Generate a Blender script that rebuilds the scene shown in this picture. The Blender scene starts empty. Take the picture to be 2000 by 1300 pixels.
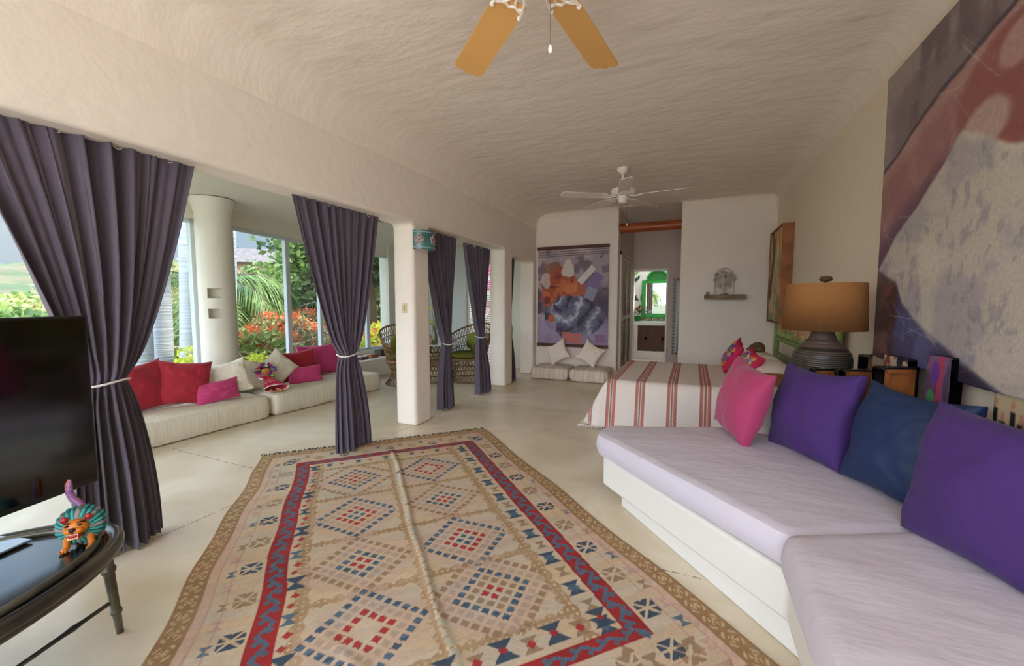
import bpy, bmesh, math, random
import numpy as np
from mathutils import Vector, Matrix
random.seed(7); RNG=np.random.default_rng(11)
C=bpy.data.collections.new('scene'); bpy.context.scene.collection.children.link(C)
S=bpy.context.scene
# ---------------------------------------------------------------- camera
F_PX=800.0; CAM_H=1.45
PITCH=math.atan(60/F_PX); YAW=math.atan(352/math.hypot(F_PX,60))
cam=bpy.data.cameras.new('camera'); camo=bpy.data.objects.new('camera',cam); C.objects.link(camo)
cam.sensor_width=36; cam.lens=36*F_PX/2000; cam.clip_start=.05; cam.clip_end=3000
camo.location=(0,0,CAM_H); camo.rotation_euler=(math.pi/2-PITCH,0,YAW); S.camera=camo
FW=np.array([-math.sin(YAW)*math.cos(PITCH),math.cos(YAW)*math.cos(PITCH),-math.sin(PITCH)])
RT=np.array([math.cos(YAW),math.sin(YAW),0.]); UP=np.cross(RT,FW)
def at(px,py,r):
    """world point seen at picture point (px,py), at horizontal distance r"""
    d=FW+RT*(px-1000)/F_PX-UP*(py-650)/F_PX
    return np.array([0,0,CAM_H])+d*(r/math.hypot(d[0],d[1]))
# ---------------------------------------------------------------- view, sky, sun
S.view_settings.view_transform='Standard'; S.view_settings.look='None'
S.view_settings.gamma=1; S.view_settings.use_curve_mapping=False
S.view_settings.exposure=0.45
S.cycles.max_bounces=12; S.cycles.diffuse_bounces=8; S.cycles.transparent_max_bounces=24
S.cycles.use_denoising=True; S.cycles.sample_clamp_indirect=6
W=bpy.data.worlds.new('world'); S.world=W; W.use_nodes=True
nt=W.node_tree; N=nt.nodes; L=nt.links; N.clear()
out=N.new('ShaderNodeOutputWorld'); bg=N.new('ShaderNodeBackground'); L.new(bg.outputs[0],out.inputs[0])
tc=N.new('ShaderNodeTexCoord'); sep=N.new('ShaderNodeSeparateXYZ'); L.new(tc.outputs['Generated'],sep.inputs[0])
rp=N.new('ShaderNodeValToRGB'); L.new(sep.outputs[2],rp.inputs[0])
e=rp.color_ramp.elements; e[0].position=0.0; e[0].color=(.62,.72,.82,1); e[1].position=.55; e[1].color=(.30,.46,.75,1)
x=e.new(.12); x.color=(.52,.64,.80,1)
mp=N.new('ShaderNodeMapping'); mp.inputs['Scale'].default_value=(1,1,2.6); L.new(tc.outputs['Generated'],mp.inputs[0])
nz=N.new('ShaderNodeTexNoise'); nz.inputs['Scale'].default_value=2.6; nz.inputs['Detail'].default_value=6; L.new(mp.outputs[0],nz.inputs[0])
cr=N.new('ShaderNodeValToRGB'); cr.color_ramp.elements[0].position=.42; cr.color_ramp.elements[1].position=.62; L.new(nz.outputs[0],cr.inputs[0])
mx=N.new('ShaderNodeMix'); mx.data_type='RGBA'; L.new(cr.outputs[0],mx.inputs[0]); L.new(rp.outputs[0],mx.inputs[6]); mx.inputs[7].default_value=(.86,.89,.93,1)
L.new(mx.outputs[2],bg.inputs[0])
# sky strength raised high up, a little behind the camera, to brighten the room
dt=N.new('ShaderNodeVectorMath'); dt.operation='DOT_PRODUCT'; L.new(tc.outputs['Generated'],dt.inputs[0]); dt.inputs[1].default_value=(-.05,-.45,.89)
mr=N.new('ShaderNodeMapRange'); mr.inputs[1].default_value=.12; mr.inputs[2].default_value=.9; mr.inputs[3].default_value=.75; mr.inputs[4].default_value=9.5
L.new(dt.outputs['Value'],mr.inputs[0]); L.new(mr.outputs[0],bg.inputs[1])
sun=bpy.data.lights.new('sun','SUN'); sun.energy=7.5; sun.angle=math.radians(3); sun.color=(1,.94,.84)
so=bpy.data.objects.new('sun',sun); C.objects.link(so)
so.rotation_euler=Vector((-.62,-.22,-1.0)).to_track_quat('-Z','Y').to_euler()
def portal(name,loc,look,sx,sy):
    l=bpy.data.lights.new(name,'AREA'); l.shape='RECTANGLE'; l.size=sx; l.size_y=sy; l.cycles.is_portal=True
    o=bpy.data.objects.new(name,l); C.objects.link(o); o.location=loc
    o.rotation_euler=Vector(look).to_track_quat('-Z','Y').to_euler()
portal('window_daylight',(-6.6,3.2,1.45),(1,0,0),9.6,2.1) 
portal('terrace_daylight',(-2.5,-2.45,1.6),(0,1,0),8,3.2)  # rear wall left out: unseen terrace opening added to let daylight in
# ---------------------------------------------------------------- helpers
def lin(c):
    if isinstance(c,str): c=[int(c[i:i+2],16)/255 for i in (0,2,4)]
    c=np.asarray(c,float)
    return np.where(c<=.04045,c/12.92,((c+.055)/1.055)**2.4)
def rgba(c): return (*[float(k) for k in lin(c)],1)
def mat(name,col='ffffff',rough=.7,metal=0,var=0,vs=8,bump=0,bs=30,bd=.01,attr=False,sheen=0,coat=0,translucent=0,col2=None,island=False,stretch=None,detail=4,emit=0):
    m=bpy.data.materials.new(name); m.use_nodes=True; t=m.node_tree; n=t.nodes; l=t.links
    b=n['Principled BSDF']; b.inputs['Roughness'].default_value=rough; b.inputs['Metallic'].default_value=metal
    b.inputs['Sheen Weight'].default_value=sheen; b.inputs['Coat Weight'].default_value=coat; b.inputs['Coat Roughness'].default_value=.15
    b.inputs['Base Color'].default_value=rgba(col)
    tex=n.new('ShaderNodeTexCoord'); mpn=n.new('ShaderNodeMapping'); l.new(tex.outputs['Object'],mpn.inputs[0])
    if stretch: mpn.inputs['Scale'].default_value=stretch
    src=None
    if attr:
        a=n.new('ShaderNodeAttribute'); a.attribute_name='Col'; src=a.outputs[0]
    elif island:
        g=n.new('ShaderNodeNewGeometry'); r=n.new('ShaderNodeValToRGB'); l.new(g.outputs['Random Per Island'],r.inputs[0])
        cols=[col]+(col2 if isinstance(col2,list) else [col2]); r.color_ramp.elements[0].color=rgba(cols[0]); r.color_ramp.elements[1].color=rgba(cols[-1])
        for i,cc in enumerate(cols[1:-1]): q=r.color_ramp.elements.new((i+1)/(len(cols)-1)); q.color=rgba(cc)
        src=r.outputs[0]
    elif col2:
        q=n.new('ShaderNodeTexNoise'); q.inputs['Scale'].default_value=vs; q.inputs['Detail'].default_value=detail; l.new(mpn.outputs[0],q.inputs[0])
        r=n.new('ShaderNodeValToRGB'); l.new(q.outputs[0],r.inputs[0]); r.color_ramp.elements[0].position=.38; r.color_ramp.elements[1].position=.64
        r.color_ramp.elements[0].color=rgba(col); r.color_ramp.elements[1].color=rgba(col2); src=r.outputs[0]
    if var:
        q=n.new('ShaderNodeTexNoise'); q.inputs['Scale'].default_value=vs; q.inputs['Detail'].default_value=5; l.new(mpn.outputs[0],q.inputs[0])
        k=n.new('ShaderNodeMapRange'); k.inputs[3].default_value=1-var; k.inputs[4].default_value=1+var; k.inputs[1].default_value=.3; k.inputs[2].default_value=.7; l.new(q.outputs[0],k.inputs[0])
        h=n.new('ShaderNodeHueSaturation'); l.new(k.outputs[0],h.inputs['Value'])
        if src is not None: l.new(src,h.inputs['Color'])
        else: h.inputs['Color'].default_value=rgba(col)
        src=h.outputs[0]
    if src is not None: l.new(src,b.inputs['Base Color'])
    if bump:
        q=n.new('ShaderNodeTexNoise'); q.inputs['Scale'].default_value=bs; q.inputs['Detail'].default_value=detail; l.new(mpn.outputs[0],q.inputs[0])
        u=n.new('ShaderNodeBump'); u.inputs['Strength'].default_value=bump; u.inputs['Distance'].default_value=bd; l.new(q.outputs[0],u.inputs['Height']); l.new(u.outputs[0],b.inputs['Normal'])
    if emit:
        b.inputs['Emission Strength'].default_value=emit; b.inputs['Emission Color'].default_value=rgba(col)
    if translucent:
        tr=n.new('ShaderNodeBsdfTranslucent'); ms=n.new('ShaderNodeMixShader'); ms.inputs[0].default_value=translucent
        if src is not None: l.new(src,tr.inputs[0])
        else: tr.inputs[0].default_value=rgba(col)
        l.new(b.outputs[0],ms.inputs[1]); l.new(tr.outputs[0],ms.inputs[2]); l.new(ms.outputs[0],n['Material Output'].inputs[0])
    return m
def props(o,label=None,cat=None,group=None,kind=None):
    if label: o['label']=label
    if cat: o['category']=cat
    if group: o['group']=group
    if kind: o['kind']=kind
    return o
def empty(name,loc,label,cat,group=None,rz=0,rot=None):
    o=bpy.data.objects.new(name,None); C.objects.link(o); o.location=[float(q) for q in loc]; o.rotation_euler=rot or (0,0,rz); o.empty_display_size=.1
    return props(o,label,cat,group)
def link(name,me,m,parent=None,w=False,smooth=True,label=None):
    if w and parent is not None:
        me.transform(Matrix.Translation(-parent.location))
    if m: me.materials.append(m)
    if smooth and len(me.polygons):
        me.polygons.foreach_set('use_smooth',np.ones(len(me.polygons),bool))
    o=bpy.data.objects.new(name,me); C.objects.link(o)
    if parent: o.parent=parent
    if label: o['label']=label
    return o
def origin(o,p):
    """put a top-level mesh's origin at world point p without moving it"""
    p=Vector([float(q) for q in p]); o.data.transform(Matrix.Translation(-p)); o.location=p; return o
def grid(name,P,m,parent=None,cols=None,w=False,wrap_u=False,wrap_v=False,label=None,solid=0,flip=False):
    P=np.asarray(P,float); ny,nx=P.shape[:2]
    idx=np.arange(ny*nx).reshape(ny,nx)
    if wrap_u: idx=np.concatenate([idx,idx[:,:1]],1)
    if wrap_v: idx=np.concatenate([idx,idx[:1]],0)
    q=np.stack([idx[:-1,:-1],idx[:-1,1:],idx[1:,1:],idx[1:,:-1]],-1).reshape(-1,4)
    if flip: q=q[:,::-1]
    me=bpy.data.meshes.new(name); me.vertices.add(ny*nx); me.vertices.foreach_set('co',P.reshape(-1))
    me.loops.add(q.size); me.loops.foreach_set('vertex_index',q.reshape(-1).astype(np.int32))
    me.polygons.add(len(q)); me.polygons.foreach_set('loop_start',(np.arange(len(q))*4).astype(np.int32))
    me.update(calc_edges=True)
    if cols is not None:
        a=me.attributes.new('Col','FLOAT_COLOR','POINT'); c=np.ones((ny*nx,4)); c[:,:3]=lin(np.asarray(cols).reshape(-1,3)); a.data.foreach_set('color',c.reshape(-1))
    o=link(name,me,m,parent,w,True,label)
    if solid:
        d=o.modifiers.new('thickness','SOLIDIFY'); d.thickness=abs(solid); d.offset=-1 if solid>0 else 1
    return o
class MB:
    def __init__(s): s.v=[]; s.f=[]
    def add(s,vs,fs):
        b=len(s.v); s.v+= [tuple(float(k) for k in q) for q in vs]; s.f+=[tuple(b+i for i in q) for q in fs]; return s
    def box(s,x0,x1,y0,y1,z0,z1,M=None):
        v=[(x,y,z) for z in (z0,z1) for y in (y0,y1) for x in (x0,x1)]
        if M is not None: v=[M@Vector(q) for q in v]
        return s.add(v,[(0,2,3,1),(4,5,7,6),(0,1,5,4),(2,6,7,3),(0,4,6,2),(1,3,7,5)])
    def tube(s,pts,r,n=8,close=False,caps=True):
        pts=[Vector([float(k) for k in p]) for p in pts]; m=len(pts)
        rs=r if hasattr(r,'__len__') else [r]*m
        vs=[]; prev=None
        for i,p in enumerate(pts):
            a=pts[(i-1)%m] if (close or i>0) else p; b=pts[(i+1)%m] if (close or i<m-1) else p
            t=(b-a).normalized() if (b-a).length>1e-9 else Vector((0,0,1))
            if prev is None:
                u=t.cross(Vector((0,0,1)));
                if u.length<.05: u=t.cross(Vector((1,0,0)))
            else:
                u=prev-t*prev.dot(t)
                if u.length<1e-6: u=t.cross(Vector((1,0,0)))
            u.normalize(); prev=u; w=t.cross(u)
            vs+=[p+(u*math.cos(2*math.pi*k/n)+w*math.sin(2*math.pi*k/n))*rs[i] for k in range(n)]
        fs=[]
        for i in range(m if close else m-1):
            j=(i+1)%m
            fs+=[(i*n+k,i*n+(k+1)%n,j*n+(k+1)%n,j*n+k) for k in range(n)]
        if not close and caps: fs+=[tuple(range(n))[::-1],tuple((m-1)*n+k for k in range(n))]
        return s.add(vs,fs)
    def lathe(s,prof,n=32,c=(0,0,0),axis=None,ribs=0,amp=0):
        vs=[]; m=len(prof)
        R=Matrix.Identity(3) if axis is None else Vector((0,0,1)).rotation_difference(Vector(axis)).to_matrix()
        for r,z in prof:
            for k in range(n):
                a=2*math.pi*k/n; rr=r*(1+amp*math.cos(ribs*a)) if ribs else r
                vs.append(R@Vector((rr*math.cos(a),rr*math.sin(a),z))+Vector(c))
        fs=[(i*n+k,i*n+(k+1)%n,(i+1)*n+(k+1)%n,(i+1)*n+k) for i in range(m-1) for k in range(n)]
        if prof[0][0]>1e-6: fs.append(tuple(range(n))[::-1])
        if prof[-1][0]>1e-6: fs.append(tuple((m-1)*n+k for k in range(n)))
        return s.add(vs,fs)
    def ball(s,c,r,n=16,m=10,R=None):
        rx,ry,rz=(r,r,r) if not hasattr(r,'__len__') else r
        vs=[]
        for i in range(m+1):
            t=math.pi*i/m
            for k in range(n):
                a=2*math.pi*k/n; q=Vector((rx*math.sin(t)*math.cos(a),ry*math.sin(t)*math.sin(a),-rz*math.cos(t)))
                if R is not None: q=R@q
                vs.append(q+Vector([float(k2) for k2 in c]))
        return s.add(vs,[(i*n+k,i*n+(k+1)%n,(i+1)*n+(k+1)%n,(i+1)*n+k) for i in range(m) for k in range(n)])
    def prism(s,pts,z0,z1):
        n=len(pts)
        return s.add([(x,y,z0) for x,y in pts]+[(x,y,z1) for x,y in pts],[tuple(range(n))[::-1],tuple(range(n,2*n))]+[(i,(i+1)%n,n+(i+1)%n,n+i) for i in range(n)])
    def build(s,name,m,parent=None,w=False,smooth=False,bevel=0,seg=2,label=None,ang=35,sub=0):
        me=bpy.data.meshes.new(name); me.from_pydata(s.v,[],s.f); me.validate()
        o=link(name,me,m,parent,w,smooth or bevel>0,label)
        if smooth or bevel:
            bm=bmesh.new(); bm.from_mesh(me); bmesh.ops.remove_doubles(bm,verts=bm.verts,dist=1e-5); bmesh.ops.recalc_face_normals(bm,faces=bm.faces)
            for e in bm.edges:
                if len(e.link_faces)==2 and e.calc_face_angle(0)>math.radians(40): e.smooth=False
            bm.to_mesh(me); bm.free()
        if bevel:
            d=o.modifiers.new('bevel','BEVEL'); d.width=bevel; d.segments=seg; d.limit_method='ANGLE'; d.angle_limit=math.radians(ang); d.harden_normals=False
        if sub:
            d=o.modifiers.new('sub','SUBSURF'); d.levels=sub; d.render_levels=sub
        return o
def bake(o):
    """apply the modifiers of o"""
    dg=bpy.context.evaluated_depsgraph_get(); dg.update(); me=bpy.data.meshes.new_from_object(o.evaluated_get(dg)); o.modifiers.clear(); o.data=me; return o
def cut(o,cutters):
    for c in cutters:
        d=o.modifiers.new('cut','BOOLEAN'); d.operation='DIFFERENCE'; d.object=c; d.solver='EXACT'
    bake(o)
    for c in cutters: bpy.data.objects.remove(c)
    return o
_T={}
def vn(x,y,seed=0):
    if seed not in _T: _T[seed]=np.random.default_rng(seed+99).random((256,256))
    T=_T[seed]; xi=np.floor(x).astype(int); yi=np.floor(y).astype(int); fx=x-xi; fy=y-yi; fx=fx*fx*(3-2*fx); fy=fy*fy*(3-2*fy)
    g=lambda a,b:T[a&255,b&255]
    return (g(xi,yi)*(1-fx)+g(xi+1,yi)*fx)*(1-fy)+(g(xi,yi+1)*(1-fx)+g(xi+1,yi+1)*fx)*fy
def fbm(x,y,seed=0,o=4):
    r=0;a=.5;t=0
    for i in range(o): r=r+a*vn(x*2**i,y*2**i,seed+i); t+=a; a*=.5
    return r/t
def hx(c): return np.array([int(c[i:i+2],16)/255 for i in (0,2,4)])
def over(base,mask,c,k=1.0):
    c=hx(c) if isinstance(c,str) else np.asarray(c); a=(np.clip(mask,0,1)*k)[...,None]; base[:]=base*(1-a)+c*a
def smooth(a,b,x): t=np.clip((x-a)/(b-a),0,1); return t*t*(3-2*t)
# ---------------------------------------------------------------- materials
M_plaster=mat('white_plaster','e3d8cd',.85,bump=.35,bs=9,bd=.02,var=.02,vs=2)
M_ceil=mat('ceiling_plaster','e6dace',.85,bump=.5,bs=3.6,bd=.03,stretch=(1,1.9,1),detail=6)
M_plaster2=mat('sunroom_plaster','dcd9cc',.85,bump=.3,bs=7,bd=.015)
M_base=mat('masonry_paint','ded9cf',.6,bump=.25,bs=12,bd=.01)
M_frame=mat('white_window_frame','c9d2d6',.45)
M_sheet=mat('lavender_sheet','c9c0c8',.85,bump=.24,bs=2.6,bd=.03,stretch=(1.4,4.2,1),sheen=.05,detail=3)
M_curt=mat('plum_velvet_curtain','594f5e',.88,bump=.3,bs=70,bd=.004,stretch=(6,6,1),sheen=.35,var=.12,vs=14,translucent=.12)
M_cord=mat('white_cord','e6e0dc',.7)
M_canvas=mat('cream_cotton','ddd5c2',.9,bump=.4,bs=60,bd=.006,var=.05,vs=25,stretch=(1,4,.3))
M_cream2=mat('ivory_cushion','e0d3c4',.9,bump=.4,bs=22,bd=.01)
M_red=mat('crimson_cushion','9c1428',.8,bump=.25,bs=30,bd=.006,sheen=.15)
M_pink=mat('magenta_cushion','b8356a',.8,bump=.25,bs=30,bd=.006,sheen=.15)
M_rose=mat('rose_pink_linen','a8335e',.8,bump=.3,bs=90,bd=.003,sheen=.2,var=.06,vs=6)
M_purple=mat('purple_linen','412266',.85,bump=.3,bs=90,bd=.003,sheen=.05,var=.05,vs=5)
M_navy=mat('navy_satin','0d2850',.6,bump=.3,bs=25,bd=.006,sheen=.02)
M_white=mat('white_enamel','e9e2da',.4)
M_black=mat('black_plastic','0b0b0c',.25)
M_dark=mat('black_lacquer_wood','0d0c0e',.22,bump=.12,bs=40,bd=.002,coat=.5,col2='26221f',vs=9)
M_bamboo=mat('dark_bamboo_rim','1e1b17',.35,col2='47412f',vs=5,coat=.3)
M_brownwood=mat('dark_red_wood','5a2416',.5,col2='3f160d',vs=12)
M_orangewood=mat('orange_pine','9a5a28',.55,col2='7c431b',vs=6,stretch=(1,8,1))
M_log=mat('varnished_log','a5501c',.4,col2='7c3510',vs=3,stretch=(1,8,8),bump=.2,bs=10)
M_wood=mat('weathered_shelf_wood','8d7a63',.8,col2='6b553f',vs=5,stretch=(1,8,12),bump=.3,bs=20)
M_brown=mat('brown_carved_wood','5c4226',.45,var=.1,vs=10)
M_wick=mat('brown_wicker','7b5a33',.7,var=.2,vs=20)
M_greenp=mat('green_painted_wood','829555',.6,col2='6c8240',vs=8)
M_attr=mat('painted_cloth','ffffff',.85,attr=True,bump=.25,bs=120,bd=.003)
M_attr2=mat('painted_surface','ffffff',.6,attr=True)
# ---------------------------------------------------------------- room shell
XL,XR,YF,YB,ZC=-2.91,1.22,7.87,-2.4,3.2
# floor with mottled polished cement and cut joints
def floor_mat():
    m=mat('polished_cement','cfc6b6',.34,bump=.08,bs=3,bd=.01); t=m.node_tree; n=t.nodes; l=t.links; b=n['Principled BSDF']
    tex=n.new('ShaderNodeTexCoord'); sp=n.new('ShaderNodeSeparateXYZ'); l.new(tex.outputs['Object'],sp.inputs[0])
    q=n.new('ShaderNodeTexNoise'); q.inputs['Scale'].default_value=1.1; q.inputs['Detail'].default_value=7; q.inputs['Roughness'].default_value=.6; q.inputs['Distortion'].default_value=.6; l.new(tex.outputs['Object'],q.inputs[0])
    r=n.new('ShaderNodeValToRGB'); l.new(q.outputs[0],r.inputs[0]); r.color_ramp.elements[0].position=.3; r.color_ramp.elements[1].position=.7
    r.color_ramp.elements[0].color=rgba('c6b496'); r.color_ramp.elements[1].color=rgba('e6dbc4')
    last=r.outputs[0]
    w=n.new('ShaderNodeTexNoise'); w.inputs['Scale'].default_value=3; l.new(tex.outputs['Object'],w.inputs[0])
    br=n.new('ShaderNodeTexNoise'); br.inputs['Scale'].default_value=30; l.new(tex.outputs['Object'],br.inputs[0])
    def line(axis,val):
        nonlocal last
        a=n.new('ShaderNodeMath'); a.operation='MULTIPLY_ADD'; l.new(w.outputs[0],a.inputs[0]); a.inputs[1].default_value=.03; l.new(sp.outputs[axis],a.inputs[2])
        s=n.new('ShaderNodeMath'); s.operation='SUBTRACT'; l.new(a.outputs[0],s.inputs[0]); s.inputs[1].default_value=val+.015
        ab=n.new('ShaderNodeMath'); ab.operation='ABSOLUTE'; l.new(s.outputs[0],ab.inputs[0])
        c=n.new('ShaderNodeMath'); c.operation='LESS_THAN'; l.new(ab.outputs[0],c.inputs[0]); c.inputs[1].default_value=.0045
        g=n.new('ShaderNodeMath'); g.operation='GREATER_THAN'; l.new(br.outputs[0],g.inputs[0]); g.inputs[1].default_value=.45
        mu=n.new('ShaderNodeMath'); mu.operation='MULTIPLY'; l.new(c.outputs[0],mu.inputs[0]); l.new(g.outputs[0],mu.inputs[1])
        mi=n.new('ShaderNodeMix'); mi.data_type='RGBA'; l.new(mu.outputs[0],mi.inputs[0]); l.new(last,mi.inputs[6]); mi.inputs[7].default_value=rgba('7d705c'); last=mi.outputs[2]
    line(0,-2.98); line(1,5.2); line(1,2.28); line(1,7.2)
    l.new(last,b.inputs['Base Color']); return m
fl=MB().box(-6.35,1.6,YB-.1,13,-.12,0).build('floor',floor_mat()); props(fl,kind='structure')
def comb(ops,y0,y1,z1,r=.06,seg=5):
    """outline in (y,z) of a wall with door-high openings ops=[(ya,yb,ztop)]"""
    p=[(y0,0)]
    for ya,yb,zt in ops:
        p.append((ya,0))
        p+=[(ya+r-r*math.cos(t),zt-r+r*math.sin(t)) for t in np.linspace(0,math.pi/2,seg)]
        p+=[(yb-r+r*math.sin(t),zt-r+r*math.cos(t)) for t in np.linspace(0,math.pi/2,seg)]
        p.append((yb,0))
    p+=[(y1,0),(y1,z1),(y0,z1)]; return p
pl=comb([(-1.7,3.85,2.345),(4.16,6.33,2.345),(6.65,7.68,2.25)],YB,YF,3.3)
mb=MB(); mb.prism(pl,0,1); mb.v=[(XL-.29*(1-z),y_,z_) for (y_,z_,z) in mb.v]
wl=mb.build('wall_left',M_plaster,bevel=.035,seg=4,ang=50); props(wl,kind='structure')
# ceiling: plaster with a deep cove into the left wall
nx,ny=150,230
xs=np.linspace(XL,XR,nx); ys=np.linspace(YB,YF+.0,ny); X,Y=np.meshgrid(xs,ys)
def cove(d,r): d=np.clip(d,0,r); return r-np.sqrt(np.maximum(0,r*r-(r-d)**2))
Zc=ZC-cove(X-XL,.28)-cove(XR-X,.16)-cove(YF-Y,.1)*((X<-1.29)|(X>-.21))-cove(Y-YB,.001)
Zc+=.012*(fbm(X*1.3,Y*2.2,3)-.5)+.010*(fbm(X*5,Y*11,8,3)-.5)+.02*(fbm(X*.8,Y*.8,31,2)-.5)
cl=grid('ceiling',np.stack([X,Y,Zc],-1),M_ceil,flip=True); props(cl,kind='structure')
rf=MB().box(-3.3,1.6,YB,13,3.32,3.5).build('ceiling',M_plaster); props(rf,kind='structure')
hc=MB().box(-1.35,-.15,YF-.02,10.3,3.2,3.3).build('ceiling',M_plaster); props(hc,kind='structure')
wr=MB().box(XR,XR+.25,YB,8.2,0,3.35).build('wall_right',mat('right_wall_plaster','e4d8c4',.85,bump=.3,bs=7,bd=.02)); props(wr,kind='structure')
wf=MB().box(-3.25,-1.29,YF,YF+.25,0,3.35).build('wall_back',M_plaster,bevel=.02); props(wf,kind='structure')
wb=MB().box(-.21,1.5,YF,YF+.3,0,3.35).build('wall_back',M_plaster,bevel=.02)
arch=[(.44-.155,1.54)]+[(.44-.155*math.cos(t),1.86+.175*math.sin(t)) for t in np.linspace(0,math.pi,17)]+[(.44+.155,1.54)]
arch=[(.49+(a-.44),b) for a,b in arch]
c=MB(); n_=len(arch); c.add([(a,YF-.1,b) for a,b in arch]+[(a,YF+.13,b) for a,b in arch],[tuple(range(n_)),tuple(range(n_,2*n_))[::-1]]+[(i,n_+i,n_+(i+1)%n_,(i+1)%n_) for i in range(n_)])
cc=c.build('cutter',None); bm=bmesh.new(); bm.from_mesh(cc.data); bmesh.ops.recalc_face_normals(bm,faces=bm.faces); bm.to_mesh(cc.data); bm.free()
cut(wb,[cc]); props(wb,kind='structure')
for p in wb.data.polygons: p.use_smooth=False
# passage to the bathroom
M_hall=mat('hall_plaster','cdbfb6',.85,bump=.2,bs=8,bd=.01)
props(MB().box(-1.45,-1.29,YF+.25,10.17,0,3.3).build('wall_hall_left',M_hall),kind='structure')
props(MB().box(-.21,-.05,YF+.3,10.2,0,3.3).build('wall_hall_right',M_hall),kind='structure')
h=MB(); h.box(-.53,.6,10.05,10.17,0,3.3); h.box(-1.29,-.53,10.05,10.17,2.18,3.3); props(h.build('wall_hall_back',M_hall),kind='structure')
h=MB(); h.box(-1.29,-1.265,10.0,10.19,0,2.2); h.box(-.555,-.515,10.0,10.19,0,2.2); h.box(-1.29,-.515,10.0,10.19,2.17,2.22); props(h.build('trim_1',M_white,bevel=.004),kind='structure')
# bathroom beyond: painted mural wall, unseen skylight added in its roof for light
def mural():
    nx,ny=190,240; u,v=np.meshgrid(np.linspace(0,1.9,nx),np.linspace(0,2.6,ny)); b=np.ones((ny,nx,3))*hx('dfe0cf')
    r=random.Random(5)
    for i in range(34):
        cx,cy=r.uniform(0,1.9),r.uniform(.9,2.5); a=r.uniform(-2.6,-.5); Lf=r.uniform(.18,.34)
        du=u-cx; dv=v-cy; s=(du*math.cos(a)+dv*math.sin(a))/Lf; t=(-du*math.sin(a)+dv*math.cos(a))
        over(b,((s>0)&(s<1)&(np.abs(t)<.055*np.sin(np.clip(s,0,1)*math.pi)*(.75+.25*np.sin(s*38)))).astype(float),r.choice(['1f6b2c','0f4a25','2f8a35','6fae35','173f24']))
    return np.stack([u-1.6,np.full_like(u,11.58),v],-1),b
P,b=mural(); props(MB().box(-1.6,.3,11.6,11.75,0,3.3).build('wall_bathroom_back',M_hall),kind='structure')
mu=grid('leaf_mural',P,M_attr2,cols=b,solid=.01); props(mu,'mural of green leaves painted on the bathroom wall around the arched mirror','wall painting')
props(MB().box(-1.75,-1.6,10.17,11.6,0,3.3).build('wall_bathroom_left',M_hall),kind='structure')
props(MB().box(.3,.45,10.17,11.6,0,3.3).build('wall_bathroom_right',M_hall),kind='structure')
# unseen skylight hole added in the roof slab to light the bathroom
cc=MB().box(-1.4,.1,10.4,11.3,3.0,3.7).build('cutter',None); cut(rf,[cc])
portal('skylight_daylight',(-.65,10.85,3.4),(0,0,-1),1.5,.9)
# sunroom shell: slightly curved glazed wall on a low sill
WP=[(-5.15,-2.4),(-5.4,.2),(-5.6,2.1),(-5.68,3.15),(-5.72,3.62),(-5.92,4.62),(-6.2,6.1),(-6.28,6.75),(-6.22,7.35)]
ZH,ZS=2.48,.42
def strip(path,t,z0,z1):
    m=MB(); n=len(path)
    nor=[]
    for i in range(n):
        a=Vector(path[max(0,i-1)]); b=Vector(path[min(n-1,i+1)]); d=(b-a).normalized(); nor.append(Vector((-d.y,d.x)))
    i1=[Vector(p) for p in path]; o1=[Vector(p)+nor[k]*t for k,p in enumerate(path)]
    pts=[(q.x,q.y) for q in i1]+[(q.x,q.y) for q in o1[::-1]]
    return m.prism(pts,z0,z1)
props(strip(WP,.16,-.1,ZS).build('wall_sunroom_sill',M_plaster2),kind='structure')
props(strip(WP,.16,ZH,3.0).build('wall_sunroom_lintel',M_plaster2),kind='structure')
props(strip(WP,.04,ZS,ZS+.03).build('trim_2',M_plaster2),kind='structure')
glass=bpy.data.materials.new('window_glass'); glass.use_nodes=True; t_=glass.node_tree; t_.nodes.clear()
o_=t_.nodes.new('ShaderNodeOutputMaterial'); a_=t_.nodes.new('ShaderNodeBsdfTransparent'); a_.inputs[0].default_value=(.93,.96,.95,1); g_=t_.nodes.new('ShaderNodeBsdfGlossy'); g_.inputs['Roughness'].default_value=.02
lw_=t_.nodes.new('ShaderNodeLayerWeight'); lw_.inputs[0].default_value=.5; pw_=t_.nodes.new('ShaderNodeMath'); pw_.operation='POWER'; pw_.inputs[1].default_value=5; t_.links.new(lw_.outputs['Facing'],pw_.inputs[0]); f_=t_.nodes.new('ShaderNodeMath'); f_.operation='MULTIPLY_ADD'; f_.inputs[1].default_value=.4; f_.inputs[2].default_value=.025; t_.links.new(pw_.outputs[0],f_.inputs[0]); m_=t_.nodes.new('ShaderNodeMixShader'); t_.links.new(f_.outputs[0],m_.inputs[0]); t_.links.new(a_.outputs[0],m_.inputs[1]); t_.links.new(g_.outputs[0],m_.inputs[2]); t_.links.new(m_.outputs[0],o_.inputs[0])
def window(i,a,b,mull=()):
    a=Vector(a); b=Vector(b); d=(b-a); Lw=d.length; ang=math.atan2(d.y,d.x); T=Matrix.Translation((a.x,a.y,0))@Matrix.Rotation(ang,4,'Z')@Matrix.Translation((0,.05,0))
    fr=MB(); w=.045
    for x0,x1,z0,z1 in [(0,w,ZS,ZH),(Lw-w,Lw,ZS,ZH),(0,Lw,ZS+.02,ZS+.075),(0,Lw,ZH-.05,ZH)]+[(Lw*k-.035,Lw*k+.035,ZS,ZH) for k in mull]:
        fr.box(x0,x1,-.03,.03,z0,z1,T)
    o=fr.build(f'window_{i}',M_frame,bevel=.004); props(o,kind='structure')
    g=MB().box(w*.5,Lw-w*.5,-.003,.003,ZS+.03,ZH-.02,T).build('pane',glass,o)
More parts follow.
